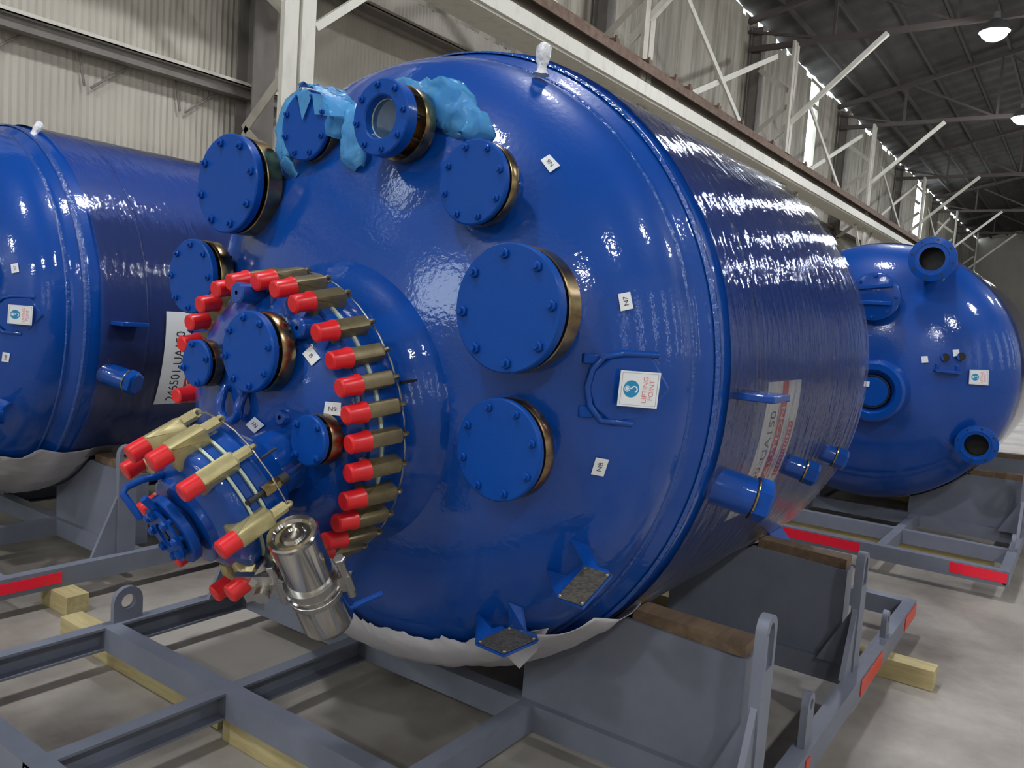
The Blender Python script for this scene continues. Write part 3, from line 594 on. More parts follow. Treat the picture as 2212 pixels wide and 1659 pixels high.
# slanting outlet neck on the cover with its own clamped lid
NA = Vector((-0.87821508, 0.10581283, -0.46641389)).normalized(); N0 = Vector((1.1713, 1.8161, 1.0562))
_, NU, NV = basis(NA)
mb = MB(); mb.lathe([(-0.42, 0.10), (-0.33, 0.085), (-0.25, 0.095), (-0.215, 0.14), (-0.19, 0.168), (-0.17, 0.190), (-0.164, 0.195), (-0.131, 0.195), (-0.127, 0.19), (-0.127, 0.08)], N0, NA, 72); NK = obj('slanting_neck', mb, 'blue_paint', V)
mb = MB(); mb.lathe([(-0.127, 0.08), (-0.127, 0.197), (-0.120, 0.197), (-0.120, 0.08)], N0, NA, 72); mb.lathe([(-0.092, 0.08), (-0.092, 0.197), (-0.085, 0.197), (-0.085, 0.08)], N0, NA, 72); obj('gasket', mb, 'gasket', NK)
mb = MB(); mb.lathe([(-0.120, 0.10), (-0.120, 0.186), (-0.114, 0.192), (-0.097, 0.192), (-0.092, 0.186), (-0.092, 0.10)], N0, NA, 72); obj('spacer_ring', mb, 'blue_paint', NK)
mb = MB(); mb.lathe([(-0.085, 0.10), (-0.085, 0.19), (-0.08, 0.195), (-0.055, 0.195), (-0.045, 0.188), (-0.025, 0.150), (-0.015, 0.125), (0.000, 0.122), (0.002, 0.112), (0.002, 0.0)], N0, NA, 72); LD = obj('clamped_lid', mb, 'blue_paint', V)
mb = MB(); mb.lathe([(0.002, 0.062), (0.03, 0.062), (0.03, 0.0)], N0, NA, 40); obj('lid_hub', mb, 'blue_flange', LD)
mb = MB(); mb.lathe([(0.016, 0.045), (0.016, 0.093), (0.019, 0.096), (0.038, 0.096), (0.041, 0.093), (0.041, 0.050), (0.036, 0.045), (0.016, 0.045)], N0, NA, 48); obj('end_flange', mb, 'blue_flange', LD)
mb = MB(); mb.lathe([(0.050, 0.036), (0.050, 0.074), (0.058, 0.078), (0.058, 0.036), (0.050, 0.036)], N0, NA, 48)
for k in range(8):
    t = 2 * PI * k / 8; d = NU * math.cos(t) + NV * math.sin(t); mb.cyl(N0 + NA * 0.035 + d * 0.062, N0 + NA * 0.07 + d * 0.062, 0.0085, seg=8); mb.hexnut(N0 + NA * 0.058 + d * 0.062, NA, 0.013, 0.010)
obj('bolted_ring', mb, 'blue_flange', LD)
mb = MB(); mb.disc(N0 + NA * 0.031, NA, 0, 0.046, 0, 0.004, 32); obj('bore', mb, 'bore_dark', LD)
mb = MB(); mb.cyl(N0 + NA * 0.04 + NU * 0.05, N0 + NA * 0.06 + NU * 0.115, 0.010, seg=8)
hp = [N0 - NA * 0.02 + NU * 0.125 + NV * 0.03, N0 + NA * 0.035 + NU * 0.150 + NV * 0.02, N0 + NA * 0.075 + NU * 0.155 + NV * 0.02, N0 + NA * 0.09 + NU * 0.145 + NV * 0.02, N0 + NA * 0.09 + NU * 0.10, N0 + NA * 0.088 + NU * 0.075]
mb.tube(hp, 0.009, 10); obj('lid_handle', mb, 'blue_flange', LD)
NT = []
for th in (16, 344, 312, 268, 52, 92, 136, 184, 216):
    d = NU * math.cos(math.radians(th)) + NV * math.sin(math.radians(th)); o = N0 + d * 0.215 + NA * 0.026
    NT.append((th, clamp(V, o, -NA, d, True, 'neck_clamp')))
NT = [p for t, p in sorted(NT, key=lambda q: (q[0] + 92) % 360)]
mb = MB(); pts = []
for a, b in zip(NT[:-1], NT[1:]):
    c = N0 - NA * 0.18; m = (a + b) / 2; pts += [a, m + ((m - c) - NA * (m - c).dot(NA)).normalized() * 0.012]
pts.append(NT[-1]); mb.tube(pts, 0.0026, 6); obj('safety_wire', mb, 'satin_steel', V)
vd = NU * math.cos(math.radians(283)) + NV * math.sin(math.radians(283)); vo = N0 + vd * 0.20 - NA * 0.125
mb = MB(); mb.mi = 0; mb.hexnut(vo - NA * 0.012, -NA, 0.017, 0.05); mb.mi = 1; mb.cyl(vo + NA * 0.03, vo - NA * 0.012, 0.007, seg=8); mb.cyl(vo - NA * 0.062, vo - NA * 0.085, 0.014, seg=10); mb.cyl(vo + NA * 0.03, vo + NA * 0.03 - vd * 0.02, 0.009, seg=8); obj('bleed_valve', mb, ['brass_ring', 'rubber'], NK, label='small brass valve with a black tip')
mb = MB(); mb.cyl(N0 + (NU * math.cos(5.3) + NV * math.sin(5.3)) * 0.204 - NA * 0.17, N0 + (NU * math.cos(5.3) + NV * math.sin(5.3)) * 0.206 - NA * 0.225, 0.004, seg=6); obj('wire_toggle', mb, 'dark_bolt', NK)
# polished spring balancer of the lid
BA = Vector((0.522, 0.132, -0.843)).normalized(); B0 = Vector((1.264, 1.514, 1.072)); BL = 0.328; br = 0.0605
mb = MB(); mb.lathe([(0, 0.052), (0.004, br), (BL * 0.55, br), (BL * 0.56, br * 1.16), (BL - 0.02, br * 1.16), (BL - 0.006, br * 1.08), (BL, br * 0.95), (BL, 0)], B0, BA, 48); SB = obj('spring_balancer', mb, 'polished_steel', V, label='polished steel spring cylinder beside the slanting neck')
mb = MB(); mb.lathe([(0.006, br + 0.003), (-0.004, br + 0.004), (-0.008, br), (-0.006, br * 0.80), (0.002, br * 0.72), (0.002, br * 0.55), (-0.005, br * 0.46), (-0.005, br * 0.30), (-0.001, br * 0.22), (-0.001, 0)], B0, BA, 48); obj('end_cap', mb, 'polished_steel', SB)
_, BU, BV = basis(BA)
mid = B0 + BA * BL * 0.55
mb = MB(); mb.lathe([(-0.030, br), (-0.030, br + 0.010), (-0.022, br + 0.010), (-0.018, br + 0.005), (0.010, br + 0.005), (0.014, br + 0.011), (0.030, br + 0.011), (0.030, br)], mid, BA, 48)
tl = Vector((R_.x, R_.y, R_.z)); tl = (tl - BA * tl.dot(BA)).normalized(); fr_ = BA.cross(tl)
for s in (-1, 1):
    mb.bar(mid + tl * s * (br + 0.004), mid + tl * s * (br + 0.045), 0.050, 0.022, fr_); mb.cyl(mid + tl * s * (br + 0.028) - BA * 0.075, mid + tl * s * (br + 0.028) + BA * 0.05, 0.012, seg=12); mb.hexnut(mid + tl * s * (br + 0.028) - BA * 0.075, -BA, 0.016, 0.012)
obj('collar', mb, 'satin_steel', SB)
hj = N0 - NA * 0.10 + (mid - N0 + NA * ((N0 - mid).dot(NA))).normalized() * 0.20
mb = MB(); mb.prism([(0, -0.045), (0.10, -0.03), (0.13, 0), (0.10, 0.035), (0, 0.055)], mid - tl * (br + 0.125) - BA * 0.02, tl, BA, 0.016); mb.bar(mid - tl * (br + 0.10) - BA * 0.03, hj, 0.05, 0.018); mb.bar(mid - tl * (br + 0.09) + BA * 0.04, hj + BA * 0.05, 0.04, 0.018); mb.cyl(mid - tl * (br + 0.07) - fr_ * 0.03, mid - tl * (br + 0.07) + fr_ * 0.03, 0.02, seg=14)
obj('hinge_plate', mb, 'satin_steel', SB)
mb = MB(); bp = mid + BA * 0.11 + tl * 0.05; mb.tube([bp, bp + tl * 0.03 + Vector((0.03, 0, 0.015)), bp + tl * 0.05 + Vector((0.06, -0.01, 0.03))], 0.008, 8); obj('hinge_rod', mb, 'blue_flange', SB)

# lifting lug pad, lugs with rating plates, stub nozzles on the shell
D8 = [(1.9563, 1.0481, 1.3565), (1.9267, 1.0859, 1.3982), (1.9152, 1.1026, 1.4478), (1.9226, 1.0926, 1.4994), (1.9478, 1.0597, 1.5376), (2.0242, 0.9806, 1.5531), (2.0694, 0.9447, 1.4597), (2.0181, 0.9822, 1.3739)]
cd = sum((Vector(p) for p in D8), Vector()) / 8; nd = Vector((-0.70, -0.71, 0.0)).normalized(); ud = Vector((0.71, -0.70, 0)).normalized()
mb = MB()
pl = [((Vector(p) - cd).dot(ud) * 1.06, (Vector(p) - cd).dot(Vector((0, 0, 1)))) for p in D8]
mb.prism(pl[::-1], cd - nd * 0.004, ud, (0, 0, 1), 0.026); obj('lifting_lug', mb, 'blue_paint', V, bevel=0.008)
mb = MB(); mb.tube([cd + ud * x + nd * 0.004 + Vector((0, 0, z)) for x, z in ((0.10, 0.098), (0.0, 0.098), (-0.055, 0.085), (-0.085, 0.05), (-0.095, 0.0), (-0.085, -0.05), (-0.05, -0.09), (0.04, -0.095))], 0.010, 10); obj('lug_rim', mb, 'blue_paint', V)
for z, h in ((1.53, 0.028), (1.385, 0.032)):
    mb = MB(); c = Vector((1.915, 1.108, z)); mb.box((-0.020, -0.012, -h / 2), (0.020, 0.014, h / 2), Matrix(((ud.x, nd.x, 0, c.x), (ud.y, nd.y, 0, c.y), (0, 0, 1, c.z), (0, 0, 0, 1)))); obj('lug_key', mb, 'blue_flange', V, bevel=0.004)
SG = ((1.9598, 1.0403, 1.4085), (1.9629, 1.0379, 1.5053), (2.0475, 0.9594, 1.5037), (2.0425, 0.9618, 1.4047))
SG2 = [Vector(p) * 0.992 + Vector((0, 0, 1.64)) * 0.008 for p in SG]
lifting_sign(V, SG2, 0.012)
def quad_plate(mb, pts, t):
    P4 = [Vector(p) for p in pts]; n = (P4[1] - P4[0]).cross(P4[2] - P4[0]).normalized() * t / 2
    A = [mb.v(p - n) for p in P4]; B = [mb.v(p + n) for p in P4]; m = len(P4); mb.face(A[::-1]); mb.face(B)
    for i in range(m): mb.face([A[i], A[(i + 1) % m], B[(i + 1) % m], B[i]])
def rating_plate(cs, base):
    """cs: plate corners (top, right, bottom, left as seen); base: two pairs of points on the head where the bracket arms end"""
    A, B, C_, D = [Vector(p) for p in cs]; nn = (B - A).cross(D - A).normalized(); nn = nn if nn.z > 0 else -nn; c = (A + B + C_ + D) / 4
    mb = MB(); P4 = [c + (p - c) * 1.03 - nn * 0.006 for p in (A, B, C_, D)]; quad_plate(mb, P4, 0.008)
    A2, B2, D2 = P4[0], P4[1], P4[3]; up = (c - Vector((c.x + 0.3, YC, ZC))).normalized() * -0.035
    quad_plate(mb, [A2, B2, B2 + up * 0.7, A2.lerp(B2, 0.65) + up * 0.6, Vector(base[1]), Vector(base[0])], 0.009)
    quad_plate(mb, [D2, D2.lerp(A2, 0.9), D2.lerp(A2, 0.8) + up * 0.5, D2.lerp(A2, 0.5) + up * 0.7, Vector(base[2]), Vector(base[3])], 0.009)
    br_ = obj('plate_bracket', mb, 'blue_paint', V)
    mb = MB(); quad_plate(mb, [p + nn * 0.0015 for p in (A, B, C_, D)], 0.003); obj('rating_plate', mb, 'plate_metal', br_, label='dark stamped metal rating plate')
    for p in (A, B, C_, D):
        mb = MB(); mb.lathe([(0.003, 0.006), (0.007, 0.005), (0.009, 0)], p.lerp(c, 0.12), nn, 10); obj('rivet', mb, 'satin_steel', br_)
rating_plate(((1.9107, 1.0683, 0.9591), (1.8971, 0.9814, 0.9616), (1.7857, 0.9974, 0.8983), (1.7988, 1.0822, 0.8957)), ((1.9606, 1.1467, 1.009), (1.9972, 1.11, 0.9925), (1.9925, 1.1908, 0.8722), (1.9558, 1.2212, 0.9008)))
rating_plate(((1.9793, 1.3516, 0.6834), (1.9602, 1.2382, 0.6864), (1.8289, 1.2616, 0.675), (1.843, 1.3712, 0.6717)), ((1.9508, 1.3405, 0.7754), (1.9778, 1.3103, 0.7593), (1.9646, 1.4175, 0.6892), (1.9359, 1.4479, 0.7135)))
mb = MB(); mb.box((2.38, 0.742, 1.425), (2.535, 0.885, 1.447)); mb.box((2.41, 0.86, 1.415), (2.50, 0.885, 1.457)); obj('tie_bar', mb, 'blue_paint', V, label='flat blue plate standing out from the side of the shell', bevel=0.004)
def stub(x, th, r, ln, dx, lb, hexr=True):
    a = Vector((dx, math.cos(math.radians(th)), math.sin(math.radians(th)))).normalized(); o = P(x, 1.07, th)
    mb = MB(); mb.lathe([(0, r * 1.15), (0.04, r), (ln, r), (ln, 0)], o, a, 28); s = obj('stub_nozzle', mb, 'blue_paint', V, label=lb)
    if hexr:
        mb = MB(); mb.hexnut(o + a * (ln + 0.004), a, r * 1.12, 0.05); obj('hex_plug', mb, 'blue_flange', s)
        mb = MB(); mb.tube([o + a * (ln + 0.002) + (basis(a)[1] * math.cos(t) + basis(a)[2] * math.sin(t)) * r * 1.02 for t in [2 * PI * k / 20 for k in range(20)]], 0.005, 6, True); obj('seal_wire', mb, 'brass_ring', s)
stub(2.40, 195.5, 0.062, 0.15, 0.45, 'largest stub nozzle, closed with a blue plug')
stub(3.14, 196.5, 0.042, 0.10, 0.35, 'middle stub nozzle behind the caution label')
stub(3.68, 197.0, 0.042, 0.08, 0.35, 'rear stub nozzle under the film', True)
for cs, tx, tu, tv in ((((1.9693, 1.0542, 1.6633), (1.969, 1.0668, 1.7093), (1.9924, 1.0429, 1.718), (1.9936, 1.0296, 1.6732)), 'N7', (0.26, 0.78), (0.30, 0.66)),
               (((1.9429, 1.0918, 1.2113), (1.9431, 1.0801, 1.2601), (1.9658, 1.0515, 1.2558), (1.9648, 1.0641, 1.2069)), 'N8', (0.26, 0.76), (0.32, 0.68)),
               (((1.9366, 1.2946, 2.0376), (1.9363, 1.329, 2.074), (1.9545, 1.3125, 2.0921), (1.9581, 1.2761, 2.0599)), 'N6', (0.26, 0.74), (0.32, 0.68)),
               (((1.8969, 2.0802, 2.271), (1.9114, 2.082, 2.2957), (1.9015, 2.0399, 2.2835), (1.8871, 2.0381, 2.2576)), None, 0, 0),
               (((1.4631, 1.7086, 1.5128), (1.4685, 1.6756, 1.4831), (1.4542, 1.6926, 1.4604), (1.449, 1.7261, 1.49)), 'B', (0.40, 0.60), (0.34, 0.66)),
               (((1.4629, 1.6429, 1.3707), (1.4854, 1.6065, 1.3703), (1.484, 1.6042, 1.3358), (1.4604, 1.6449, 1.337)), 'N9', (0.26, 0.74), (0.30, 0.64)),
               (((1.4165, 1.8706, 1.2569), (1.4134, 1.9072, 1.2757), (1.4127, 1.8686, 1.3032), (1.417, 1.8302, 1.2847)), 'N1', (0.28, 0.72), (0.32, 0.66))):
    sticker(V, cs, tx, tu or (0.2, 0.8), tv or (0.3, 0.7), lift0=0.006)
def caution_label(root, yc, x0, x1, t0, t1, number, rl=1.1025):
    def fn(u, v, l):
        t = math.radians(t0 + (t1 - t0) * u); x = x1 + (x0 - x1) * v; r = rl + l
        return Vector((x, yc + r * math.cos(t), ZC + r * math.sin(t)))
    mb = MB(); slab(mb, fn, 24, 2, 0.002)
    mb.mi = 1; place_text(mb, fn, number, 0.04, 0.68, 0.80, 0.83)
    mb.mi = 2; patch(mb, fn, 0.0, 0.40, 1.0, 0.585, 0.0006, 24, 1); patch(mb, fn, 0.28, 0.07, 0.70, 0.22, 0.0006, 12, 1)
    mb.mi = 0
    place_text(mb, fn, 'CAUTION', 0.21, 0.435, 0.82, 0.55, 0.0012)
    patch(mb, fn, 0.115, 0.395, 0.185, 0.59, 0.0009, 3, 1)
    rr = random.Random(3); u = 0.30
    while u < 0.68:
        w = rr.uniform(0.012, 0.022); patch(mb, fn, u, 0.10, u + w * 0.4, 0.19, 0.0012); patch(mb, fn, u, rr.choice((0.10, 0.14, 0.17)), u + w, 0.0, 0.0012) if False else None; patch(mb, fn, u, 0.16, u + w, 0.19, 0.0012); u += w + 0.012
    mb.mi = 3; a = [mb.v(fn(0.125, 0.42, 0.0014)), mb.v(fn(0.178, 0.49, 0.0014)), mb.v(fn(0.125, 0.57, 0.0014))]; mb.face(a)
    mb.mi = 4
    for v in (0.34, 0.30, 0.265): patch(mb, fn, 0.20, v, 0.72, v + 0.008, 0.0006, 12, 1)
    return obj('caution_label', mb, ['label_white', 'ink_black', 'ink_red', 'ink_blue', 'foam_wrap'], root, label='long white label reading %s with a red CAUTION band' % number, autos=False)
CL = caution_label(V, YC, 2.70, 3.075, 205.5, 178.8, '246499-UA150')
mb = MB(); mb.prism([(-0.10, 0), (0.10, 0), (0.09, 0.16), (0.05, 0.20), (-0.05, 0.20), (-0.09, 0.16)], P(4.02, 1.02, 226), AX, P(0, 1, 226) - Vector(O), 0.03)
obj('base_lug', mb, 'blue_paint', V, bevel=0.006)

# the same vessel again at the left
VL = copy_tree(V, None, lambda c: not c.name.startswith('caution_label'))
VL.location = Vector((2.9 + DXL, YL, 0.33)); VL['label'] = 'blue vessel cut by the left edge, behind the flanges of the large one'
caution_label(VL, YL, 2.62, 3.0, 205.5, 176.5, '246501-UA150', 1.1195)

# ------------------------------------------------------------------ the farther vessel at the right, bottom head towards the camera
YR, ZR, XR = 1.48, 1.36, 7.3
W = thing('reactor_vessel', 'blue vessel farther back at the right, with open pipe flanges on its rounded end', 'vessel', (8.2, YR, 0.29), 'blue vessels')
OR = (0, YR, ZR)
def rhx(y, z): return XR - 0.5 * math.sqrt(max(0, 1 - ((y - YR) ** 2 + (z - ZR) ** 2) / 1.06 ** 2))
mb = MB(); mb.lathe([(XR - 0.5 * math.cos(PI / 2 * k / 22), 1.06 * math.sin(PI / 2 * k / 22)) for k in range(23)], OR, AX, 96); obj('dished_head', mb, 'blue_paint', W)
mb = MB(); mb.lathe([(XR, 1.06), (XR + 1.9, 1.06)] + [(XR + 1.9 + 0.42 * math.sin(PI / 2 * k / 10), 1.06 * math.cos(PI / 2 * k / 10)) for k in range(1, 11)], OR, AX, 96); obj('shell', mb, 'blue_paint', W)
def pipe(root, xf, y, z, R, bore, surf, lb):
    mb = MB(); c = (xf, y, z); mb.lathe([(0.03, R * 0.62), (surf - xf, R * 0.62), (surf - xf + 0.03, R * 0.75)], c, AX, 36); nz = obj('nozzle', mb, 'blue_paint', root, label=lb)
    mb = MB(); mb.lathe([(0.0, bore), (0, R * 0.70), (-0.004, R * 0.72), (0.003, R), (0.035, R), (0.04, R * 0.6)], c, AX, 48); obj('pipe_flange', mb, 'blue_flange', nz)
    mb = MB(); mb.lathe([(0.0, bore), (0.12, bore * 0.98), (0.12, 0)], c, AX, 36); obj('bore', mb, 'bore_dark', nz)
    for k in range(8):
        t = 2 * PI * k / 8 + 0.2; q = Vector(c) + Vector((0, math.cos(t), math.sin(t))) * R * 0.86
        mb = MB(); mb.cyl(q - Vector((0.002, 0, 0)), q + Vector((0.01, 0, 0)), R * 0.06, seg=10); obj('bolt_hole', mb, 'bore_dark', nz)
pipe(W, 6.75, 1.043, 2.253, 0.165, 0.088, rhx(1.043, 2.253), 'open pipe flange standing at the top of the rounded end')
pipe(W, 6.92, 0.630, 0.893, 0.145, 0.082, rhx(0.63, 0.893), 'open pipe flange low on the right of the rounded end')
mb = MB(); c = (6.72, 1.412, 1.957); mb.lathe([(0.0, 0), (0.0, 0.17), (0.006, 0.185), (0.05, 0.185), (0.06, 0.15), (0.24, 0.15)], c, AX, 48); nz = obj('nozzle', mb, 'blue_paint', W, label='covered round nozzle, partly hidden by the large vessel')
for s in (-0.05, 0.06):
    mb = MB(); mb.bar((6.71, 1.412 + 0.12, 1.957 + s), (6.71, 1.412 - 0.13, 1.957 + s * 1.3 + 0.015), 0.03, 0.03); obj('cover_bar', mb, 'blue_flange', nz, bevel=0.004)
for k in range(8):
    t = 2 * PI * k / 8; q = Vector(c) + Vector((0, math.cos(t), math.sin(t))) * 0.158
    mb = MB(); mb.hexnut(q, (-1, 0, 0), 0.014, 0.016); obj('bolt', mb, 'blue_flange', nz)
c = (6.70, 1.346, 1.227)
mb = MB(); mb.lathe([(0.03, 0.13), (-0.02, 0.17), (-0.02, 0.215), (0.0, 0.235), (0.05, 0.24), (0.16, 0.25)], c, AX, 56); nz = obj('nozzle', mb, 'blue_paint', W, label='bottom outlet nozzle in the middle of the rounded end')
mb = MB(); mb.disc((6.69, 1.346, 1.227), AX, 0, 0.118, 0, 0.05, 40, 0.006); obj('blind_flange', mb, 'blue_flange', nz)
mb = MB(); mb.lathe([(0.0, 0.118), (0.0, 0.128), (0.02, 0.128), (0.02, 0.118), (0.0, 0.118)], (6.688, 1.346, 1.227), AX, 40); obj('gasket', mb, 'brass_ring', nz)
mb = MB(); mb.box((6.685, 1.37, 1.26), (6.688, 1.43, 1.30)); obj('tag_sticker', mb, 'label_white', W, label='small white sticker on the outlet')
for (x, y, z) in ((6.85, 0.890, 1.530), (6.89, 0.792, 1.545)):
    mb = MB(); mb.cyl((x, y, z), (x + 0.16, y + 0.03, z - 0.01), 0.030, 0.034, 20); obj('threaded_boss', mb, 'blue_paint', W)
    mb = MB(); mb.disc((x - 0.003, y, z), AX, 0, 0.0305, 0, 0.01, 14); obj('boss_plug', mb, 'bore_dark', W)
mb = MB(); mb.bar((6.85, 0.96, 1.425), (6.92, 0.80, 1.42), 0.10, 0.022); mb.box((6.85, 0.93, 1.425), (6.99, 0.955, 1.48)); mb.box((6.90, 0.80, 1.425), (6.99, 0.825, 1.48)); obj('lifting_lug', mb, 'blue_paint', W, bevel=0.006)
for cs in (((6.8472, 1.0451, 1.4735), (6.848, 1.0566, 1.5221), (6.8581, 1.0141, 1.5293), (6.8572, 1.0026, 1.4808)), ((6.9085, 0.8459, 1.5403), (6.91, 0.8573, 1.5884), (6.9262, 0.8165, 1.5953), (6.9237, 0.8085, 1.5505))):
    sticker(W, [Vector(p) + Vector((-0.01, 0, 0)) for p in cs], None)
lifting_sign(W, [Vector(p) + Vector((-0.012, -0.012, 0)) for p in ((6.9422, 0.7398, 1.3432), (6.9423, 0.7449, 1.4512), (7.0066, 0.6273, 1.458), (7.0088, 0.6185, 1.3436))], 0.004)
r = skid('grey steel skid at the right with two bright red tapes on its front beam', 'grey transport skids', (6.045, 9.9), [0.31, 1.06, 1.92, 2.70], [6.04, 6.70, 7.42, 9.0, 9.8], None, None, None, None)
for x in (7.45, 8.9): saddle(r, x, YR, ZR, 1.06)
for y, s in ((0.31, 1), (2.70, -1)): lash_post(r, 7.36, y, 0.5, s); pad_eye(r, 6.72, y, 0.10, 0.12, 0.02)
for ya, yb in ((1.72, 1.19), (0.62, 0.29)): reflector(r, (6.036, ya, 0.125), (6.040, yb, 0.192), 'reflector_lit', 'red reflector tape, its returned light put into the colour')
timber(6.74, 6.86, 0.42, 2.9, 'yellowish pine timber under the second beam of the skid farther back')
timber(9.0, 9.12, 0.1, 2.9, 'pine timber under the far end of the skid at the right')

# ------------------------------------------------------------------ wrappings
def film_tube(x0, x1, yc, zc, R, lb, seed, root):
    mb = MB(); nx, nt = 26, 110; g = []
    for i in range(nx + 1):
        x = x0 + (x1 - x0) * i / nx; row = []
        for k in range(nt):
            t = 2 * PI * k / nt; e = 0.004 * noise.noise(Vector((x * 3, t * 5 + seed, seed))); xe = x + (0.02 * noise.noise(Vector((t * 3, seed, 2))) if i in (0, nx) else 0)
            row.append(mb.v((xe, yc + (R + e) * math.cos(t), zc + (R + e) * math.sin(t))))
        g.append(row)
    for i in range(nx):
        for k in range(nt): mb.face([g[i][k], g[i + 1][k], g[i + 1][(k + 1) % nt], g[i][(k + 1) % nt]], True)
    return obj('stretch_film', mb, 'stretch_film', root, label=lb)
film_tube(2.315, 4.13, YC, ZC, 1.113, 'clear wrinkled stretch film around the rear of the vessel', 1.0, V)
film_tube(2.33 + DXL, 4.13 + DXL, YL, ZC, 1.113, 'clear wrinkled stretch film around the vessel', 4.0, VL)
film_tube(7.36, 9.2, YR, ZR, 1.075, 'hazy stretch film behind the rounded end', 8.0, W)
def crumple(mb, pts, widths, wide, thick, seed, amp=0.012, seg=18, sub=6):
    """hanging bunch of film: flattened, creased tube along pts"""
    P_ = [Vector(p) for p in pts]; rings = []
    for i in range(len(P_) - 1):
        for s in range(sub + (1 if i == len(P_) - 2 else 0)):
            f = s / sub; p = P_[i].lerp(P_[i + 1], f); w = widths[i] * (1 - f) + widths[i + 1] * f
            d = (P_[i + 1] - P_[i]).normalized(); a = (Vector(wide) - d * Vector(wide).dot(d)).normalized(); b = d.cross(a); ring = []
            for k in range(seg):
                t = 2 * PI * k / seg; q = p + a * math.cos(t) * w / 2 + b * math.sin(t) * w * thick / 2
                nn = noise.noise_vector(q * 22 + Vector((seed, 0, 0))) * amp + noise.noise_vector(q * 60) * amp * 0.4
                ring.append(mb.v(q + nn))
            rings.append(ring)
    for A, B in zip(rings[:-1], rings[1:]):
        for k in range(seg): mb.face([A[k], A[(k + 1) % seg], B[(k + 1) % seg], B[k]], True)
def collar(mb, xf0, xf1, y, z, r0, r1, t0, t1, seed, n=40, m=6, amp=0.026):
    g = []
    for i in range(n + 1):
        t = math.radians(t0 + (t1 - t0) * i / n); row = []
        for j in range(m + 1):
            f = j / m; r = r0 + (r1 - r0) * f; q = Vector((xf0 + (xf1 - xf0) * f, y + r * math.cos(t), z + r * math.sin(t)))
            row.append(mb.v(q + Vector((noise.noise(q * 30) * 0.012, 0, 0)) + Vector((0, math.cos(t), math.sin(t))) * (abs(noise.noise(q * 26 + Vector((seed, 0, 0)))) * amp)))
        g.append(row)
    for i in range(n):
        for j in range(m): mb.face([g[i][j], g[i + 1][j], g[i + 1][j + 1], g[i][j + 1]], True)
def sheet_tri(mb, pts, x):
    mb.face([mb.v((x + dx, y, z)) for (dx, y, z) in pts])
mb = MB()
collar(mb, 1.770, 1.90, 2.174, 2.205, 0.119, 0.138, 78, 200, 3.0)
crumple(mb, [(1.80, 2.22, 2.325), (1.81, 2.275, 2.290), (1.815, 2.320, 2.225), (1.82, 2.325, 2.160), (1.82, 2.300, 2.095), (1.83, 2.245, 2.045)], [0.02, 0.06, 0.075, 0.075, 0.085, 0.04], (0.2, 0.9, 0.3), 0.45, 9.0)
sheet_tri(mb, [(0, 2.206, 2.306), (0, 2.174, 2.217), (0, 2.129, 2.298), (0.0, 2.165, 2.322)], 1.776)
sheet_tri(mb, [(0, 2.129, 2.300), (0, 2.112, 2.232), (0.004, 2.05, 2.222), (0.03, 1.985, 2.222), (0.04, 1.99, 2.27), (0.005, 2.07, 2.29)], 1.774)
crumple(mb, [(1.80, 1.985, 2.245), (1.79, 1.955, 2.20), (1.79, 1.950, 2.15), (1.79, 1.94, 2.10), (1.80, 1.925, 2.055)], [0.03, 0.06, 0.10, 0.115, 0.06], (0, 1, 0), 0.35, 1.0)
tag(rebase(obj('plastic_bag', mb, 'blue_film', autos=False), (1.8, 2.17, 2.05)), 'torn light blue plastic bag draped over the left wrapped flange', 'plastic bag', 'blue plastic bags on the nozzles')
mb = MB()
crumple(mb, [(1.80, 1.80, 2.295), (1.82, 1.74, 2.285), (1.85, 1.66, 2.255), (1.87, 1.59, 2.215), (1.89, 1.545, 2.165), (1.90, 1.545, 2.12), (1.93, 1.51, 2.10)], [0.02, 0.07, 0.12, 0.15, 0.14, 0.09, 0.02], (0.1, 0.6, -0.8), 0.28, 5.0, 0.021)
crumple(mb, [(1.86, 1.66, 2.22), (1.875, 1.63, 2.185), (1.885, 1.59, 2.15), (1.90, 1.565, 2.12)], [0.03, 0.06, 0.07, 0.03], (0.1, 0.8, -0.5), 0.4, 6.0, 0.010)
tag(rebase(obj('plastic_bag', mb, 'blue_film', autos=False), (1.9, 1.5, 2.13)), 'light blue plastic bag bunched behind the sight glass flange', 'plastic bag', 'blue plastic bags on the nozzles')
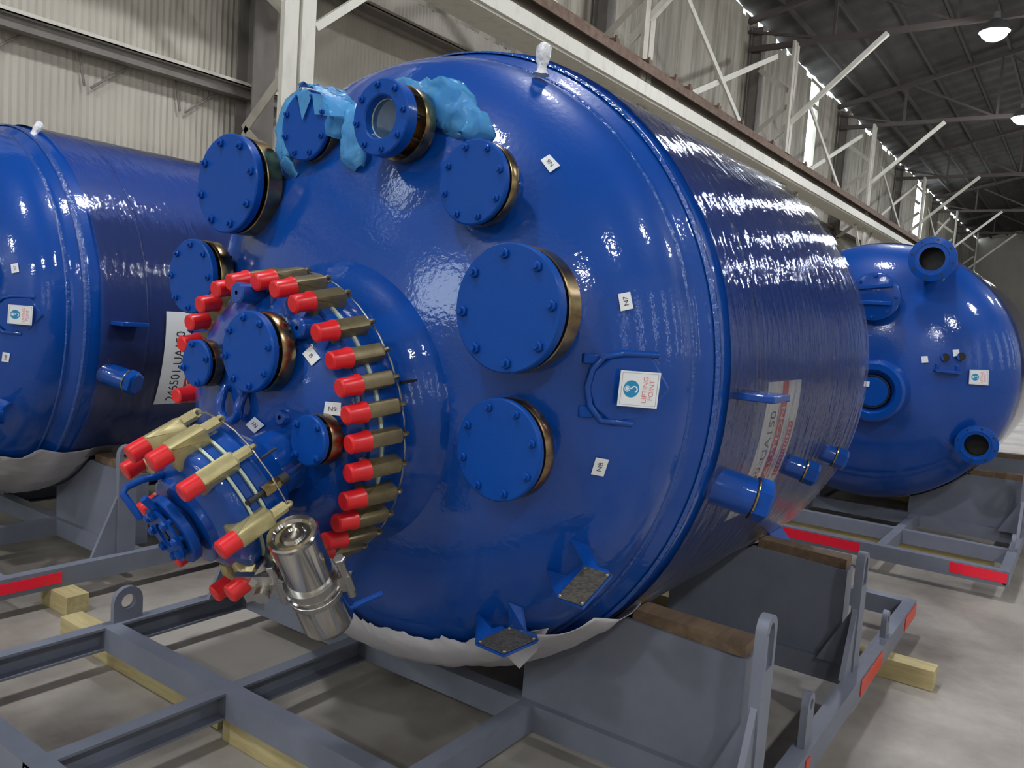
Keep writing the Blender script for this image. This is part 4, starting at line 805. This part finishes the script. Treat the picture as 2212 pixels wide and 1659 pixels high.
# packing paper between the tank and its front saddle
def paper(yc, dx, t0, t1, lb, seed):
    mb = MB(); n = 90; m = 12; g = []
    tab = ((222, 2.16), (226.5, 2.10), (228.5, 2.03), (231.4, 1.99), (236.6, 1.965), (244, 1.943), (250.5, 1.925), (256, 1.91), (261.6, 1.904), (269, 1.885), (285, 1.90), (300, 1.98), (312, 2.1))
    def front(t):
        for (a, xa), (b, xb) in zip(tab[:-1], tab[1:]):
            if t <= b: return xa + (xb - xa) * max(0, t - a) / (b - a)
        return tab[-1][1]
    for i in range(n + 1):
        t = t0 + (t1 - t0) * i / n; fr = front(t) + 0.018 * noise.noise(Vector((t * 0.3, seed, 0))) + 0.010 * noise.noise(Vector((t * 0.9, seed, 3))); row = []
        for j in range(m + 1):
            f = j / m; x = fr + (2.62 - fr) * f
            hr = 1.05 * math.sqrt(max(0, 1 - ((2.17 - x) / 0.45) ** 2)) if x < 2.17 else (1.05 + 0.05 * min(1, (x - 2.17) / 0.1))
            r = hr + 0.012 + 0.022 * (1 - f) ** 2 + (0.012 * abs(noise.noise(Vector((t * 0.22, x * 7, seed)))) if x < 2.44 else 0)
            if x > 2.44: r = 1.1035
            row.append(mb.v((x + dx, yc + r * math.cos(math.radians(t)), ZC + r * math.sin(math.radians(t)))))
        g.append(row)
    for i in range(n):
        for j in range(m): mb.face([g[i][j], g[i + 1][j], g[i + 1][j + 1], g[i][j + 1]], True)
    if dx == 0.0:                                       # loose folded corners
        c = [mb.v(p) for p in ((2.00, 1.345, 0.66), (2.06, 1.262, 0.685), (2.06, 1.30, 0.60), (2.07, 1.365, 0.520), (2.07, 1.42, 0.548), (2.06, 1.42, 0.58))]; mb.face(c)
    o = obj('packing_paper', mb, 'paper', autos=False); s = o.modifiers.new('thickness', 'SOLIDIFY'); s.thickness = 0.0015; s.offset = 1
    return tag(rebase(o, (2.4 + dx, yc, 0.33)), lb, 'paper', 'white packing paper under the vessels')
paper(YC, 0.0, 222, 312, 'crumpled white packing paper between the large vessel and its front saddle', 1.0)
paper(YL, DXL, 222, 300, 'white packing paper under the vessel at the left', 7.0)
def wrapped(x, y, z, lean, lb):
    mb = MB(); pts = [(0.0, 0.026), (0.012, 0.016), (0.03, 0.015), (0.04, 0.020), (0.06, 0.023), (0.085, 0.022), (0.095, 0.013), (0.097, 0.0)]
    a = Vector(lean).normalized(); mb.lathe(pts, (x, y, z), a, 28)
    for v in mb.bm.verts: v.co += noise.noise_vector(v.co * 60) * 0.004
    return tag(rebase(obj('wrapped_fitting', mb, 'foam_wrap', autos=False), (x, y, z)), lb, 'wrapped fitting', 'foam wrapped fittings on the vessel tops')
wrapped(2.112, 1.47, 2.375, (0.02, -0.03, 1), 'small fitting wrapped in white bubble film standing on top of the large vessel')
wrapped(2.20, 5.03, 2.455, (0.3, 0.0, 0.6), 'small white wrapped fitting lying on top of the vessel at the left')
